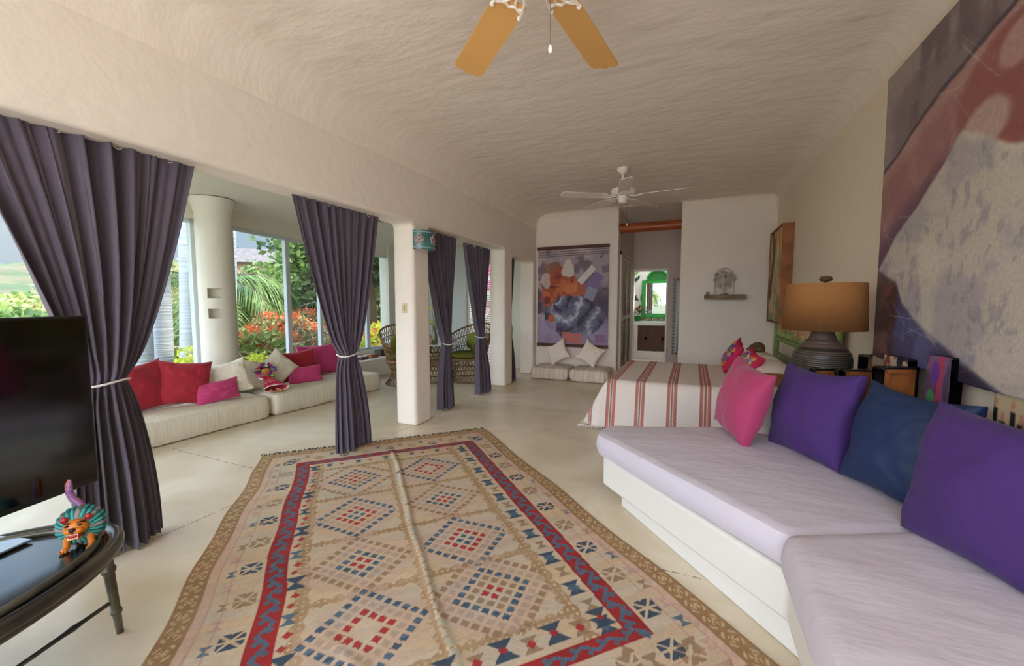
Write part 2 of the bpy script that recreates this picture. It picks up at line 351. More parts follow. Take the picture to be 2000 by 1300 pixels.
for i in range(len(WP)-1):
    if i==3: continue
    window(i+1,WP[i],WP[i+1],{4:(),5:(.5,),6:(.5,)}.get(i,()))
# solid pier behind the column
props(strip(WP[3:5],.16,ZS,ZH).build('wall_sunroom_pier',M_plaster2),kind='structure')
# sunroom ceiling, soft cove to the lintel
sx=np.linspace(0,1,50); sy=np.linspace(YB,8.4,120)
wy=np.array([p[1] for p in WP]); wx=np.array([p[0] for p in WP])
XX=np.zeros((120,50,3))
for j,yv in enumerate(sy):
    xw=np.interp(yv,wy,wx)-.12; X_=xw+(-3.19-xw)*sx; d=X_-xw
    XX[j]=np.stack([X_,np.full(50,yv),2.72-cove(d,.25)*.8+.02*fbm(X_*1.5,np.full(50,yv)*1.5,5)],-1)
sc=grid('ceiling',XX,M_plaster2,flip=True); props(sc,kind='structure')
props(MB().box(-6.7,-3.25,YB,8.6,2.86,3.1).build('ceiling',M_plaster2),kind='structure')
# sunroom end wall with louvred shutter
props(MB().box(-6.6,-4.80,8.3,8.5,0,2.9).build('wall_sunroom_back',mat('grey_white_wall','c9cdca',.8,bump=.15,bs=6,bd=.01)),kind='structure')
props((lambda q:(q.box(-4.80,-3.88,8.3,8.5,2.35,2.9),q.box(-3.88,-3.2,8.3,8.5,0,2.9),q.build('wall_sunroom_back',M_plaster2))[-1])(MB()),kind='structure')
props(MB().box(-6.45,-6.2,7.3,8.35,0,2.9).build('wall_sunroom_side',M_plaster2),kind='structure')
# the low masonry bench under the windows
bp=[(-5.25,-2.2),(-5.3,1.8),(-5.45,4.2),(-5.52,5.4),(-5.54,6.5),(-5.5,7.6),(-5.5,8.28),(-6.19,8.28),(-6.19,7.4),(-6.24,6.75),(-6.15,6.1),(-5.88,4.62),(-5.68,3.62),(-5.62,3.1)]
bp2=[(-5.56,3.62-1.5),(-5.25,-2.2)]
be=MB().prism(bp[1:14]+[(-5.575,2.1)],0,.365).build('masonry_bench',M_base,bevel=.02,seg=3); props(be,'low built-in white masonry bench running under the sunroom windows','bench')
# column by the windows with two small square niches
pz=np.linspace(.30,2.72,70); pr=[(float(a),float(b)) for a,b in zip(np.interp(pz,[.3,.5,.7,1,2.3,2.55,2.72],[.215,.20,.192,.19,.188,.195,.24]),pz)]
co=MB().lathe(pr,72).build('column',M_plaster2,smooth=True)
cs=[]
for z in (1.56,1.31):
    R=Matrix.Translation((-0.0,-0.0,z))@Matrix.Rotation(math.radians(-37),4,'Z'); k=MB(); k.box(.05,.4,-.075,.075,-.06,.06,R); cs.append(k.build('cutter',None))
co.location=(0,0,0); cut(co,cs); co.location=(-5.52,3.27,0); co.scale=(1,1,1)
for p in co.data.polygons: p.use_smooth=True
bm=bmesh.new(); bm.from_mesh(co.data)
for e in bm.edges:
    if len(e.link_faces)==2 and e.calc_face_angle(0)>.5: e.smooth=False
bm.to_mesh(co.data); bm.free()
props(co,'round white plaster column with two small square niches between the windows','column')
# ================================================================ FURNISHINGS
# ---- rug
def rug():
    wU=np.array([.6934,.7206]); wV=np.array([.7206,-.6934]); A=np.array([-3.67,2.49]); Lv=3.42
    nv,nu=570,385; v=np.linspace(0,Lv,nv)[:,None]*np.ones((1,nu)); s=np.linspace(0,1,nu)[None,:]*np.ones((nv,1))
    wob=.012*np.sin(v*3.1)+.008*np.sin(v*9+1)
    left=-.016*v+wob; right=2.2+.036*v+.01*np.sin(v*5)
    gu=left+(right-left)*s
    u=gu-wob*(1-s)
    n=lambda k,sd=0: fbm(u*k,v*k,sd)
    b=np.ones((nv,nu,3))*hx('d0b48e'); over(b,smooth(.4,.62,fbm(u*2.3,v*9,1)),'c7ae92',.7); over(b,smooth(.45,.65,fbm(u*3,v*14,5)),'c3b9a4',.6)
    qu=np.floor(u/.0125)*.0125; qv=np.floor(v/.0125)*.0125   # weave steps
    def tri(x,p): return np.abs(((x/p)%1)-.5)*2
    V1=3.0
    inner=(u>.44)&(u<1.855)&(v>.44)&(v<2.975)
    # lattice between the diamonds
    cu=np.where(u<1.12,.80,1.40)
    rows={.80:[.30,.874,1.494,2.044,2.548,3.1],1.40:[.30,.893,1.488,2.048,2.535,3.08]}
    lat=np.zeros_like(u); 
    for c0,rs in rows.items():
        m=(cu==c0)
        for a,b2 in zip(rs[:-1],rs[1:]):
            mid=(a+b2)/2; sl=mid+(qu-c0)*.0
            band=np.abs(v-sl)-.018-.014*tri(qu,.075)
            lat=np.maximum(lat,(m&(band<0)&(np.abs(u-c0)<.31)).astype(float))
    for c0 in (.515,1.1,1.70):
        lat=np.maximum(lat,(np.abs(u-c0)-.020-.022*tri(qv,.09)<0).astype(float))
    over(b,lat*inner,'a98660'); 
    dots=((np.abs(((u)%.032)-.016)<.0065)&(np.abs(((v)%.036)-.018)<.0075)); over(b,dots*lat*inner,'d2bb92'); over(b,lat*inner*(fbm(u*9,v*9,91)>.5),'b79a74',.5)
    over(b,inner*(np.abs(u-1.125)<.022)*(tri(qv,.06)>.25),'b9b49c',.8)
    T,P_,R_,B_,N_='97795a','b59c88','a8282a','4d6778','2f4255'
    spec={(.80,.874):{1:R_,2:T,3:B_,5:T},(.80,1.494):{1:B_,2:R_,4:'x',3:P_},(.80,2.044):{1:R_,2:B_,3:P_,4:T},(.80,2.548):{2:R_,3:P_,4:B_},
          (1.40,.893):{2:R_,4:B_,3:P_},(1.40,1.488):{1:R_,2:B_,3:P_,4:T},(1.40,2.048):{1:B_,2:R_,4:'x',3:P_},(1.40,2.535):{1:R_,2:T,3:B_,4:P_,5:T}}
    for (c0,v0),sp in spec.items():
        st=.074; du=(u-c0)*1.0; dv=(v-v0)*1.02; p=(du+dv)/st; q=(dv-du)/st
        k=np.ceil(np.maximum(np.abs(p),np.abs(q))).astype(int)
        fp=np.abs((p%1)-.5); fq=np.abs((q%1)-.5); cell=(fp<.33+.07*(vn(u*160,v*160,3)-.5))&(fq<.33+.07*(vn(u*160,v*160,4)-.5))
        # tinted ground of the diamond
        g=inner&(np.abs(u-c0)<.29)&(np.abs(v-v0)<.285)
        over(b,g*(k<=5)*(k>=3)*1.0,'c9a892',.4); over(b,g*(k<=1)*1.0,'cbb8a2',.6)
        for kk,cc in sp.items():
            m=g&cell&(k==kk)
            if cc=='x': m=m&(np.abs(du)<.25); cc=B_
            sh=vn(u*30,v*60,9)
            over(b,m.astype(float),cc,.93); 
            if cc==B_: over(b,m*(sh>.55),N_,.6)
    # small motifs inside the red border
    def motif(mask_fn,cu_,cv_,col,sz):
        a=(u-cu_)/sz; c=(v-cv_)/sz; over(b,mask_fn(a,c).astype(float),col,.92)
    bow=lambda a,c:(np.abs(a)<1)&(np.abs(c)<1)&((np.abs(a)<np.abs(c)*.9+.15))
    dia=lambda a,c:(np.abs(a)+np.abs(c)<1)
    def ros(a,c):
        r=np.maximum(np.abs(a),np.abs(c)); return (r<1)&(np.abs(a)+np.abs(c)<1.62)&(np.abs(np.abs(a)-np.abs(c))>.17)&((np.abs(a)>.12)|(np.abs(c)<.9))&((np.abs(c)>.09))
    for i in range(10):
        vv=.52+i*.262
        motif(bow,.475,vv,B_ if i%3 else N_,.035) if i%2 else motif(bow,.478,vv,N_,.05)
        motif(dia,.485,vv+.1,R_,.024); motif(dia,.47,vv+.17,R_,.02)
        motif(bow,1.79,vv+.05,N_,.05); motif(dia,1.79,vv+.05,B_,.035); motif(bow,1.80,vv+.18,T,.035)
    for i in range(6):
        uu=.6+i*.24; motif(bow,uu,.485,N_,.03); motif(dia,uu+.1,.49,R_,.02)
        motif(bow,uu,2.88,N_,.055); motif(dia,uu,2.88,R_,.022); motif(bow,uu+.12,2.9,T,.04); motif(dia,uu+.12,2.9,R_,.026)
    # red border with the blue meander
    ring=lambda a:(u>.33+a)&(u<1.965-a)&(v>.33+a*.8)&(v<3.05-a*.7)
    band=ring(0)&~ring(.11); over(b,band.astype(float),'a3201f'); over(b,band*(n(8,2)>.55),'8c1a1c',.6)
    vert=(v>.42)&(v<2.98)
    zl=(u<1)&vert; c1=.385+.026*(tri(qv,.13)*2-1); m=zl&(np.abs(u-c1)<.012); over(b,m.astype(float),B_)
    c1=1.91+.030*(tri(qv,.13)*2-1); m=(u>1.84)&vert&(np.abs(u-c1)<.013)&band; over(b,m.astype(float),B_)
    for i in range(41):
        vv=.44+i*.065; sg=1 if i%2 else -1
        motif(dia,.385-sg*.022,vv,B_,.02)
        motif(dia,1.91-sg*.026,vv,B_,.023)
    hz=(u>.4)&(u<1.95)
    for vc,am in ((.375,.016),(3.012,.018)):
        c1=vc+am*(tri(qu,.13)*2-1); over(b,(hz&(np.abs(v-c1)<.009)&band).astype(float),B_)
        for i in range(24): motif(dia,.42+i*.065,vc+(am if i%2 else -am),B_,.016)
    # field outside the red border: rosettes and small bow-ties
    outr=~ring(0)
    Wd=right; ur=right-u   # distance to the right edge
    for i in range(12):
        vv=.30+i*.262
        c=[N_,T][i%2]; motif(ros,.262,vv,c if i%2==0 else T,.05); motif(bow,.175,vv+.02,[B_,T][i%2],.026)
        motif(bow,.175,vv+.14,'c39d8c',.03); 
        motif(ros,2.04,vv,[N_,T][i%2],.055); motif(bow,2.135,vv+.12,[B_,T][i%2],.03); motif(bow,2.14,vv,'c39d8c',.03)
    for i in range(9):
        uu=.3+i*.21; motif(ros,uu,.255,[N_,T][i%2],.04); motif(bow,uu+.1,.19,[B_,T][(i+1)%2],.028)
        motif(ros,uu,3.14,[N_,T][i%2],.05); motif(bow,uu+.1,3.16,T,.035)
    # pink guard stripes
    dd=np.minimum(np.minimum(u+.016*v,ur),np.minimum(v,Lv-v))
    over(b,((dd>.145)&(dd<.152)|(dd>.215)&(dd<.221))*outr*1.0,'b98a7c',.7)
    over(b,((dd>.105)&(dd<.145))*outr*(tri(qu+qv,.05)>.35),'cda292',.6)
    # brown outer band with cream florets
    ob=dd<.105; over(b,ob*1.0,'9a744a'); over(b,ob*(n(5,4)>.52),'a9835a',.5)
    sidew=(dd==v)|(dd==Lv-v); al=np.where(sidew,u,v); ph=((al/.105)%1-.5)*2; ac=(dd-.052)/.046
    pa=np.abs(ph); aa=np.abs(ac); fl_=((np.maximum(pa,aa)<.80)&(np.minimum(pa,aa)>.10)&(pa+aa<1.30)&~((pa+aa<.95)&(pa+aa>.62))&(np.abs(pa-aa)<.52))|((pa+aa<.2))
    over(b,(ob&fl_)*1.0,'c9ae82',.95)
    # wool grain
    b*= (1+.09*(vn(u*90,v*260,21)-.5)+.10*(fbm(u*6,v*25,14)-.5))[...,None]
    z=.010+.015*np.exp(-((u-1.135-.02*np.sin(v*2))/.022)**2)*smooth(.1,.5,v)*smooth(3.3,2.2,v)+.012*np.exp(-((u-.55*v+.75)/.03)**2)*smooth(1.2,1.8,v)*smooth(0,.2,1.08-u)*smooth(.5,1.0,u)*(u<1.1)
    z+=.008*(fbm(u*3,v*3,40)-.5)+.010*np.exp(-((v-1.75+.5*(u-1.4))/.03)**2)*smooth(1.15,1.4,u)*smooth(1.9,1.6,u)
    Pw=A+gu[...,None]*wU+v[...,None]*wV
    Pm=np.concatenate([Pw,z[...,None]],-1)
    r=empty('kilim_rug',(Pm[:,:,0].mean(),Pm[:,:,1].mean(),0),'large woven kilim rug with red bordered diamond pattern lying on the cement floor','rug')
    g=grid('rug_field',Pm,M_attr,r,cols=np.clip(b*.92,0,1),w=True,solid=.009,flip=True)
    fr=MB(); rr=random.Random(3)
    for i in range(100):
        t=(i+rr.uniform(0,.7))/100*2.2; p0=A+t*wU; l_=rr.uniform(.03,.06); dx=rr.uniform(-.03,.03)
        p1=p0-wV*l_+wU*dx
        fr.tube([(*p0,.012),(*(p0*.5+p1*.5),.014),(*p1,.004)],[.006,.004,.002],5)
    fr.build('fringe',mat('dark_wool_fringe','45423c',.9),r,w=True)['kind']='stuff'
rug()
# ---- curtains
def curtain(label,y,z,x0,folds,seed,bulge=1.0,ampt=.05,tiew=None,ft=.8,skew=0,ties=True,hooks=4):
    (yt0,yt1),(yk0,yk1),(yb0,yb1)=y; zt,zk=z
    nt_,ns=110,320; s=np.linspace(0,1,ns)[None,:]; t=np.linspace(0,1,nt_)[:,None]
    zz=zt*(1-t)*np.ones_like(s)
    a=np.clip((zz-zk)/(zt-zk),0,1); c=np.clip((zk-zz)/zk,0,1)
    fL,fR=ft if isinstance(ft,tuple) else (ft,ft); fa=a**fL; fb=a**fR; fc=np.sin(c*math.pi/2)**.8
    y0=np.where(zz>=zk,yk0+(yt0-yk0)*fa,yk0+(yb0-yk0)*fc); y1=np.where(zz>=zk,yk1+(yt1-yk1)*fb,yk1+(yb1-yk1)*fc)
    y0=y0+skew*np.sin(a*math.pi); y1=y1+skew*np.sin(a*math.pi)
    rr=np.random.default_rng(seed); ph=rr.uniform(0,6.3,6)
    ss=s+.018*np.sin(2*math.pi*s*3+ph[0])+.012*np.sin(2*math.pi*s*5+ph[1])
    w=np.sin(2*math.pi*folds*ss+ph[2]+.5*np.sin(zz*1.3+ph[3])); w=np.sign(w)*np.abs(w)**.75
    w2=np.sin(2*math.pi*(folds*2.3)*ss+ph[4]+zz*.8)
    amp=ampt*(.55+.6*(1-a)*np.ones_like(s)); amp=np.where(zz>=zk,amp,ampt*(.9+.55*c)); near=np.exp(-((zz-zk)/.10)**2); amp=amp*(1-.35*near)
    env=.6+.4*np.sin(2*math.pi*s*1.5+ph[5])
    X_=x0+amp*w*env+.25*amp*w2
    round_=np.sqrt(np.clip(1-(2*s-1)**2,0,1))
    X_=X_+near*.05*round_*bulge+.03*fc*(zz<zk)*round_
    Y_=y0+(y1-y0)*(ss-ss[:, :1])/(ss[:,-1:]-ss[:,:1])+.012*np.cos(2*math.pi*folds*s+ph[2])*(1-near)
    r=empty('curtain',((x0),(yb0+yb1)/2,0),label,'curtain','plum curtains tied back in the arches')
    zz=zz+.012+.012*np.sin(2*math.pi*folds*s*.5)*(t>.97)
    grid('curtain_cloth',np.stack([X_,Y_,zz],-1),M_curt,r,w=True,solid=.004)
    if ties:
        yc=(yk0+yk1)/2; ry=(yk1-yk0)/2+.012; pts=[(x0+.03+(.075)*math.cos(q),yc+ry*math.sin(q),zk+.01*math.sin(q*2)) for q in np.linspace(0,2*math.pi,33)[:-1]]
        MB().tube(pts,.0065,6,close=True).build('tie_cord',M_cord,r,w=True,smooth=True)
    for i in range(hooks):
        yy=yt0+(yt1-yt0)*(i+.5)/hooks
        MB().tube([(x0,yy+.02*math.cos(q),zt+.005+.02*math.sin(q)) for q in np.linspace(0,2*math.pi,13)[:-1]],.003,5,close=True).build('curtain_ring',M_cord,r,w=True)
    return r
curtain('nearest plum curtain at the far left, gathered by a cord behind the television',((.68,1.70),(1.06,1.27),(.99,1.40)),(2.345,1.0),-3.06,9,1,ampt=.065,ft=(1.15,.74))
curtain('plum curtain hanging before the sunroom mattresses, its hem touching the rug corner',((2.44,3.46),(2.87,3.06),(2.80,3.20)),(2.34,.945),-3.07,10,2,ampt=.05,ft=.75)
curtain('plum curtain hanging right behind the pillar with the teal wall lamp',((4.22,5.02),(4.66,4.83),(4.53,4.88)),(2.33,.89),-3.06,8,3,ampt=.05)
curtain('plum curtain tied back in front of the wicker armchair with green cushions',((5.23,6.07),(5.60,5.80),(5.55,6.03)),(2.30,.91),-3.06,8,4,ampt=.05)
curtain('narrow plum curtain in the last arch, farthest from the camera',((6.66,7.05),(6.72,6.84),(6.7,7.05)),(2.24,.95),-3.05,4,5,ampt=.03)
# ---- cushions
def cushion(name,label,cat,w,h,t,B,yaw,lean,m,z0,roll=0,group=None,seed=0,paint=None,pinch=.07,nn=60,wr=.011,sink=.006,puff=.42):
    yaw,lean,roll=map(math.radians,(yaw,lean,roll))
    u,v=np.meshgrid(np.linspace(-1,1,nn),np.linspace(-1,1,nn))
    u=np.sin(u*math.pi/2*.94)/math.sin(math.pi/2*.94); v=np.sin(v*math.pi/2*.94)/math.sin(math.pi/2*.94)
    prof=(np.clip(1-u*u,0,1)*np.clip(1-v*v,0,1))**puff
    a=u*w/2*(1-pinch*(1-v*v)*np.abs(u)**3); b=v*h/2*(1-pinch*(1-u*u)*np.abs(v)**3)
    droop=-.03*h*(1-u*u)*(v>0)*v
    b=b+droop
    wrk=wr*3*(fbm(u*2.5+seed,v*2.5,seed,3)-.5)+wr*1.6*np.sin((u*v)*6+seed)*np.exp(-((1-np.abs(u))*(1-np.abs(v)))*9)
    Ps=[]
    for sg in (1,-1):
        n=sg*(t/2*prof+.004)+sg*wrk*np.sqrt(prof)
        Ps.append(np.stack([a,b,n],-1))
    cr_,sr=math.cos(roll),math.sin(roll)
    Wd=np.array([-math.sin(yaw),math.cos(yaw),0]); Nn=np.array([math.cos(yaw)*math.cos(lean),math.sin(yaw)*math.cos(lean),math.sin(lean)]); H=np.array([-math.cos(yaw)*math.sin(lean),-math.sin(yaw)*math.sin(lean),math.cos(lean)])
    def tf(P):
        a_=P[...,0]*cr_-P[...,1]*sr; b_=P[...,0]*sr+P[...,1]*cr_
        return a_[...,None]*Wd+b_[...,None]*H+P[...,2][...,None]*Nn
    T=[tf(P) for P in Ps]; zmin=min(q[...,2].min() for q in T); c0=np.array([0,0,-zmin-sink])
    T=[q+c0 for q in T]
    # join both faces round the rim in one sheet
    bm=bmesh.new(); me=bpy.data.meshes.new(name)
    allP=np.concatenate([T[0].reshape(-1,3),T[1].reshape(-1,3)])
    idx=np.arange(nn*nn).reshape(nn,nn); q=np.stack([idx[:-1,:-1],idx[:-1,1:],idx[1:,1:],idx[1:,:-1]],-1).reshape(-1,4)
    fs=[tuple(map(int,k)) for k in q]+[tuple(int(j)+nn*nn for j in k[::-1]) for k in q]
    rim=list(idx[0,:])+list(idx[1:,-1])+list(idx[-1,-2::-1])+list(idx[-2:0:-1,0])
    L_=len(rim); fs+=[(int(rim[i])+nn*nn,int(rim[(i+1)%L_])+nn*nn,int(rim[(i+1)%L_]),int(rim[i])) for i in range(L_)]
    me.from_pydata([tuple(k) for k in allP.tolist()],[],fs)
    if paint is not None:
        cols=np.concatenate([paint(u,v).reshape(-1,3),paint(u,v,back=True).reshape(-1,3)])
        at_=me.attributes.new('Col','FLOAT_COLOR','POINT'); cc=np.ones((len(cols),4)); cc[:,:3]=lin(cols); at_.data.foreach_set('color',cc.reshape(-1))
    o=link(name,me,m); o.location=(B[0],B[1],z0); props(o,label,cat,group)
    return o
ZT=.50
cushion('throw_cushion','rose pink square cushion at the bed end of the built-in sofa','cushion',.50,.52,.22,(.34,3.22),200,15,M_rose,ZT,roll=-7,seed=1,group='cushions along the built-in sofa')
cushion('throw_cushion','purple cushion between the rose pink cushion and the navy one','cushion',.56,.56,.26,(.70,3.02),208,13,M_purple,ZT,roll=1,seed=2,group='cushions along the built-in sofa')
cushion('throw_cushion','navy blue satin cushion standing between two purple cushions','cushion',.50,.54,.24,(.955,2.52),208,14,M_navy,ZT,roll=-2,seed=3,group='cushions along the built-in sofa')
cushion('throw_cushion','large purple cushion nearest the camera at the right edge, below the big canvas','cushion',.66,.56,.28,(1.04,1.94),204,13,M_purple,ZT,roll=0,seed=4,group='cushions along the built-in sofa')
# ---- built-in sofa
def slab(name,poly,z0,z1,m,parent=None,bev=.03,w=False,label=None,noise=0,seg=4,res=None):
    o=MB().prism(poly,z0,z1).build(name,m,parent,w=w,bevel=bev,seg=seg,label=label); return o
sf=empty('built_in_sofa',(.2,2.4,0),'white painted masonry sofa base with recessed plinth beside the rug','built-in sofa')
slab('plinth',[(-.42,2.90),(-.40,3.10),(.28,3.42),(1.2,3.42),(1.2,-.4),(.50,-.4),(.50,1.83)],0,.13,M_base,sf,.01,True)
slab('platform',[(-.56,2.93),(-.54,3.12),(.28,3.47),(1.2,3.47),(1.2,-.4),(.40,-.4),(.40,1.93)],.12,.335,M_base,sf,.02,True)
def mattress(name,poly,z0,z1,m,label,cat,group=None,rad=.045,noise=.006,seed=0,step=.03,parent=None,dome=.015):
    """a soft slab: rounded upper and lower rim, slightly domed and rumpled top"""
    P=[Vector((float(a),float(b))) for a,b in poly]; n=len(P)
    # round the corners of the outline
    out=[]
    for i in range(n):
        a,b,c=P[i-1],P[i],P[(i+1)%n]; r=min(rad*1.6,(a-b).length*.4,(c-b).length*.4); p0=b+(a-b).normalized()*r; p1=b+(c-b).normalized()*r
        for k in range(6):
            t=k/5; out.append(p0*(1-t)**2+b*2*t*(1-t)+p1*t*t)
    # resample
    L_=[];tot=0
    pts=[]
    m_=len(out)
    for i in range(m_):
        a,b=out[i],out[(i+1)%m_]; d=(b-a).length; k=max(1,int(d/step))
        for j in range(k): pts.append(a+(b-a)*j/k)
    K=len(pts); cen=sum(P,Vector((0,0)))/n
    nor=[]
    for i in range(K):
        d=(pts[(i+1)%K]-pts[i-1]); q=Vector((d.y,-d.x)).normalized() if d.length>1e-9 else Vector((0,0)); nor.append(q)
    area=sum(P[i-1].x*P[i].y-P[i].x*P[i-1].y for i in range(n))
    sg=1 if area>0 else -1
    rings=[]
    H=z1-z0
    for ins,zz in [(rad,z0),(rad*.3,z0+rad*.3),(0,z0+rad),(-.006,z0+H*.5),(0,z1-rad),(rad*.3,z1-rad*.3),(rad,z1)]:
        rings.append([(pts[i].x-sg*nor[i].x*ins,pts[i].y-sg*nor[i].y*ins,zz) for i in range(K)])
    top=rings[-1]; M_=26
    for j in range(1,M_):
        t=j/M_; rings.append([(x_*(1-t)+cen.x*t,y_*(1-t)+cen.y*t,z1+dome*math.sin(t*math.pi/2)) for x_,y_,_ in top])
    A_=np.array(rings); dx=fbm(A_[...,0]*4+seed,A_[...,1]*4,seed+60,4)-.5; A_[1:,:,2]+=dx[1:]*noise*2
    A_[3:5,:,:2]+=(dx[3:5]*noise*1.2)[...,None]*0
    vs=A_.reshape(-1,3).tolist(); R_=len(rings)
    fs=[(i*K+k,i*K+(k+1)%K,(i+1)*K+(k+1)%K,(i+1)*K+k) for i in range(R_-1) for k in range(K)]
    vs.append([cen.x,cen.y,z1+dome]); fs+=[((R_-1)*K+k,(R_-1)*K+(k+1)%K,R_*K) for k in range(K)]
    vs.append([cen.x,cen.y,z0]); fs+=[((k+1)%K,k,R_*K+1) for k in range(K)]
    o=MB().add(vs,fs).build(name,m,parent,w=parent is not None,smooth=True)
    if parent is None:
        origin(o,(cen.x,cen.y,z0)); props(o,label,cat,group)
    return o
mattress('sofa_mattress',[(-.62,2.93),(-.60,3.16),(.30,3.52),(.62,3.40),(.98,2.80),(1.1,2.30),(.40,1.93)],.335,.50,M_sheet,'lavender sheeted sofa mattress at the end near the bed','mattress','sheeted mattresses on the built-in sofa',seed=1,noise=.008)
mattress('sofa_mattress',[(.36,1.92),(1.1,2.29),(1.15,2.0),(1.16,-.35),(.36,-.35)],.335,.515,M_sheet,'lavender sheeted sofa mattress in the bottom right corner, nearest the camera','mattress','sheeted mattresses on the built-in sofa',seed=6,noise=.008)
ld=MB().prism([(1.22,3.80),(.52,3.80),(.52,3.48),(.66,3.45),(1.0,2.85),(1.13,2.32),(1.17,1.8),(1.17,-.4),(1.22,-.4)],0,.78).build('masonry_ledge',M_base,bevel=.02,seg=3); props(ld,'white masonry ledge behind the sofa cushions carrying lamp and photo blocks','ledge')
# ---- bedside table
bt=empty('bedside_table',(.9,4.18,0),'low wooden bedside table between the bed and the sofa ledge','table')
MB().box(.58,1.2,3.83,4.52,.745,.78).build('table_top',M_orangewood,bt,w=True,bevel=.006)
for a,b in ((.62,3.87),(.62,4.48),(1.16,3.87),(1.16,4.48)): MB().box(a-.025,a+.025,b-.025,b+.025,0,.745).build('leg',M_orangewood,bt,w=True,bevel=.004)
# ---- big lamp
lp=empty('table_lamp',(.86,3.56,.78),'large table lamp with ribbed dark clay base and tan drum shade on the ledge','lamp')
def lampbase():
    prof=[]; base=[(.0,.0),(.09,.0),(.11,.01),(.14,.06),(.162,.12),(.175,.19),(.178,.26),(.170,.31),(.145,.345),(.125,.36),(.12,.375),(.108,.38),(.105,.395),(.085,.405),(.07,.45),(.055,.50),(.052,.52),(0,.522)]
    zs=[b[1] for b in base]; rs=[b[0] for b in base]
    zz=np.concatenate([np.linspace(0,.345,90),np.linspace(.346,.52,26)]); rr=np.interp(zz,zs[1:],rs[1:])
    n=160; a=np.linspace(0,2*math.pi,n,endpoint=False)
    A_,Z_=np.meshgrid(a,zz); R_=np.interp(Z_,zs[1:],rs[1:])
    gro=((Z_/.0135)%1<.35)&(Z_<.34); R2=R_-.003*gro+.0022*(np.sin(A_*80+np.floor(Z_/.0135)*1.5)>.2)*(Z_<.30)*(Z_>.03)*(~gro)
    col=np.ones(A_.shape+(3,))*hx('322a25'); over(col,gro*1.0,'7a6958',.7); over(col,(Z_>.35)*1.0,'5b4a40'); over(col,((Z_/.027)%1<.5)*(Z_<.30)*(np.sin(A_*80)>.6),'6b5c50',.6)
    P=np.stack([R2*np.cos(A_),R2*np.sin(A_),Z_],-1)
    return grid('lamp_base',P,mat('ribbed_clay','ffffff',.42,attr=True),lp,cols=col,wrap_u=True)
lampbase()
M_shade=mat('tan_burlap_shade','a5703c',.85,bump=.5,bs=70,bd=.003,stretch=(1,1,4),translucent=.25,var=.06,vs=40)
sh=MB().lathe([(.247,.475),(.232,.80),(.229,.80),(.244,.475),(.247,.475)],64).build('lamp_shade',M_shade,lp,smooth=True)
fi=MB(); fi.lathe([(0,.80),(.012,.80),(.012,.815),(.034,.82),(.04,.835),(.03,.852),(0,.858)],20); fi.build('finial',M_brown,lp,smooth=True)
sp=MB(); sp.tube([(-.23,0,.795),(.23,0,.795)],.004,6); sp.tube([(0,-.23,.795),(0,.23,.795)],.004,6); sp.tube([(0,0,.52),(0,0,.80)],.006,6); sp.build('shade_spider',mat('brass','8c6b35',.35,metal=.9),lp)
cb=MB(); cb.tube([(.98,3.5,.786),(1.06,3.42,.80),(1.12,3.33,.815),(1.17,3.25,.80),(1.195,3.2,.786)],.004,6); props(origin(cb.build('power_cord',M_black,smooth=True),(1.06,3.42,.78)),'thin black cord curving over the ledge beside the lamp','cord')
# ---- wooden photo blocks
def block(label,c,size,yaw,front,name='photo_block',z0=.78,group='photo blocks on the ledge'):
    w,h,d=size; r=empty(name,(c[0],c[1],z0),label,'picture block',group,rz=math.radians(yaw))
    # local: +y is the back (towards the camera when turned), width along x
    fr=MB(); t=.022
    fr.box(-w/2,w/2,-d/2,d/2,0,.012); fr.box(-w/2,w/2,-d/2,d/2,h-.012,h); fr.box(-w/2,-w/2+.012,-d/2,d/2,.012,h-.012); fr.box(w/2-.012,w/2,-d/2,d/2,.012,h-.012); fr.build('edge_band',M_black,r,bevel=.003)
    bk=MB(); bk.box(-w/2+.012,w/2-.012,-.004,.004,.012,h-.012); 
    for x0,x1,z0_,z1 in ((-w/2+.008,-w/2+.008+t,.01,h-.01),(w/2-.008-t,w/2-.008,.01,h-.01),(-w/2+.01,w/2-.01,.01,.01+t),(-w/2+.01,w/2-.01,h-.01-t,h-.01)): bk.box(x0,x1,-d/2-.002,-.004,z0_,z1)
    bk.build('wooden_back',M_orangewood,r)
    nx=60; nz=max(20,int(60*h/w)); uu,vv=np.meshgrid(np.linspace(0,1,nx),np.linspace(0,1,nz)); 
    P=np.stack([(uu-.5)*w,np.full_like(uu,d/2+.002),vv*h],-1)
    grid('photo',P,M_attr2,r,cols=front(uu,vv),solid=.002,flip=False)
    return r
def ph_people(u,v):
    b=np.ones(u.shape+(3,))*hx('b9a888'); over(b,fbm(u*5,v*5,3)>.55,'8f8468',.8); rr=random.Random(4)
    for i in range(13):
        c=.04+i*.078+rr.uniform(-.01,.01); hh=rr.uniform(.55,.72)
        over(b,((np.abs(u-c)<.028)&(v<hh)).astype(float),rr.choice(['1a1416','2b1b1b','1f2a22','3a1620','151517'])); over(b,((((u-c)/.02)**2+((v-hh-.07)/.06)**2)<1).astype(float),'b98465')
    over(b,(v<.1)*1.0,'4a3d33'); return b
def ph_flower(u,v):
    b=np.ones(u.shape+(3,))*hx('4b3550'); over(b,fbm(u*3,v*3,7)>.5,'7a4a6a',.8); over(b,(np.abs(u-.45+.2*(v-.5))<.1)*(v>.1),'96304c'); over(b,((u-.75)**2/.03+(v-.45)**2/.02<1)*1.,'3f7a4a'); over(b,((u-.3)**2/.02+(v-.3)**2/.01<1)*1.,'d9b26a'); over(b,((u-.6)**2/.03+(v-.8)**2/.02<1)*1.,'5a2a7a'); return b
def ph_dark(u,v):
    b=np.ones(u.shape+(3,))*hx('1b1818'); over(b,fbm(u*4,v*4,17)>.52,'c9b39a',.9); over(b,fbm(u*6,v*6,27)>.58,'7a2f2a',.9); return b
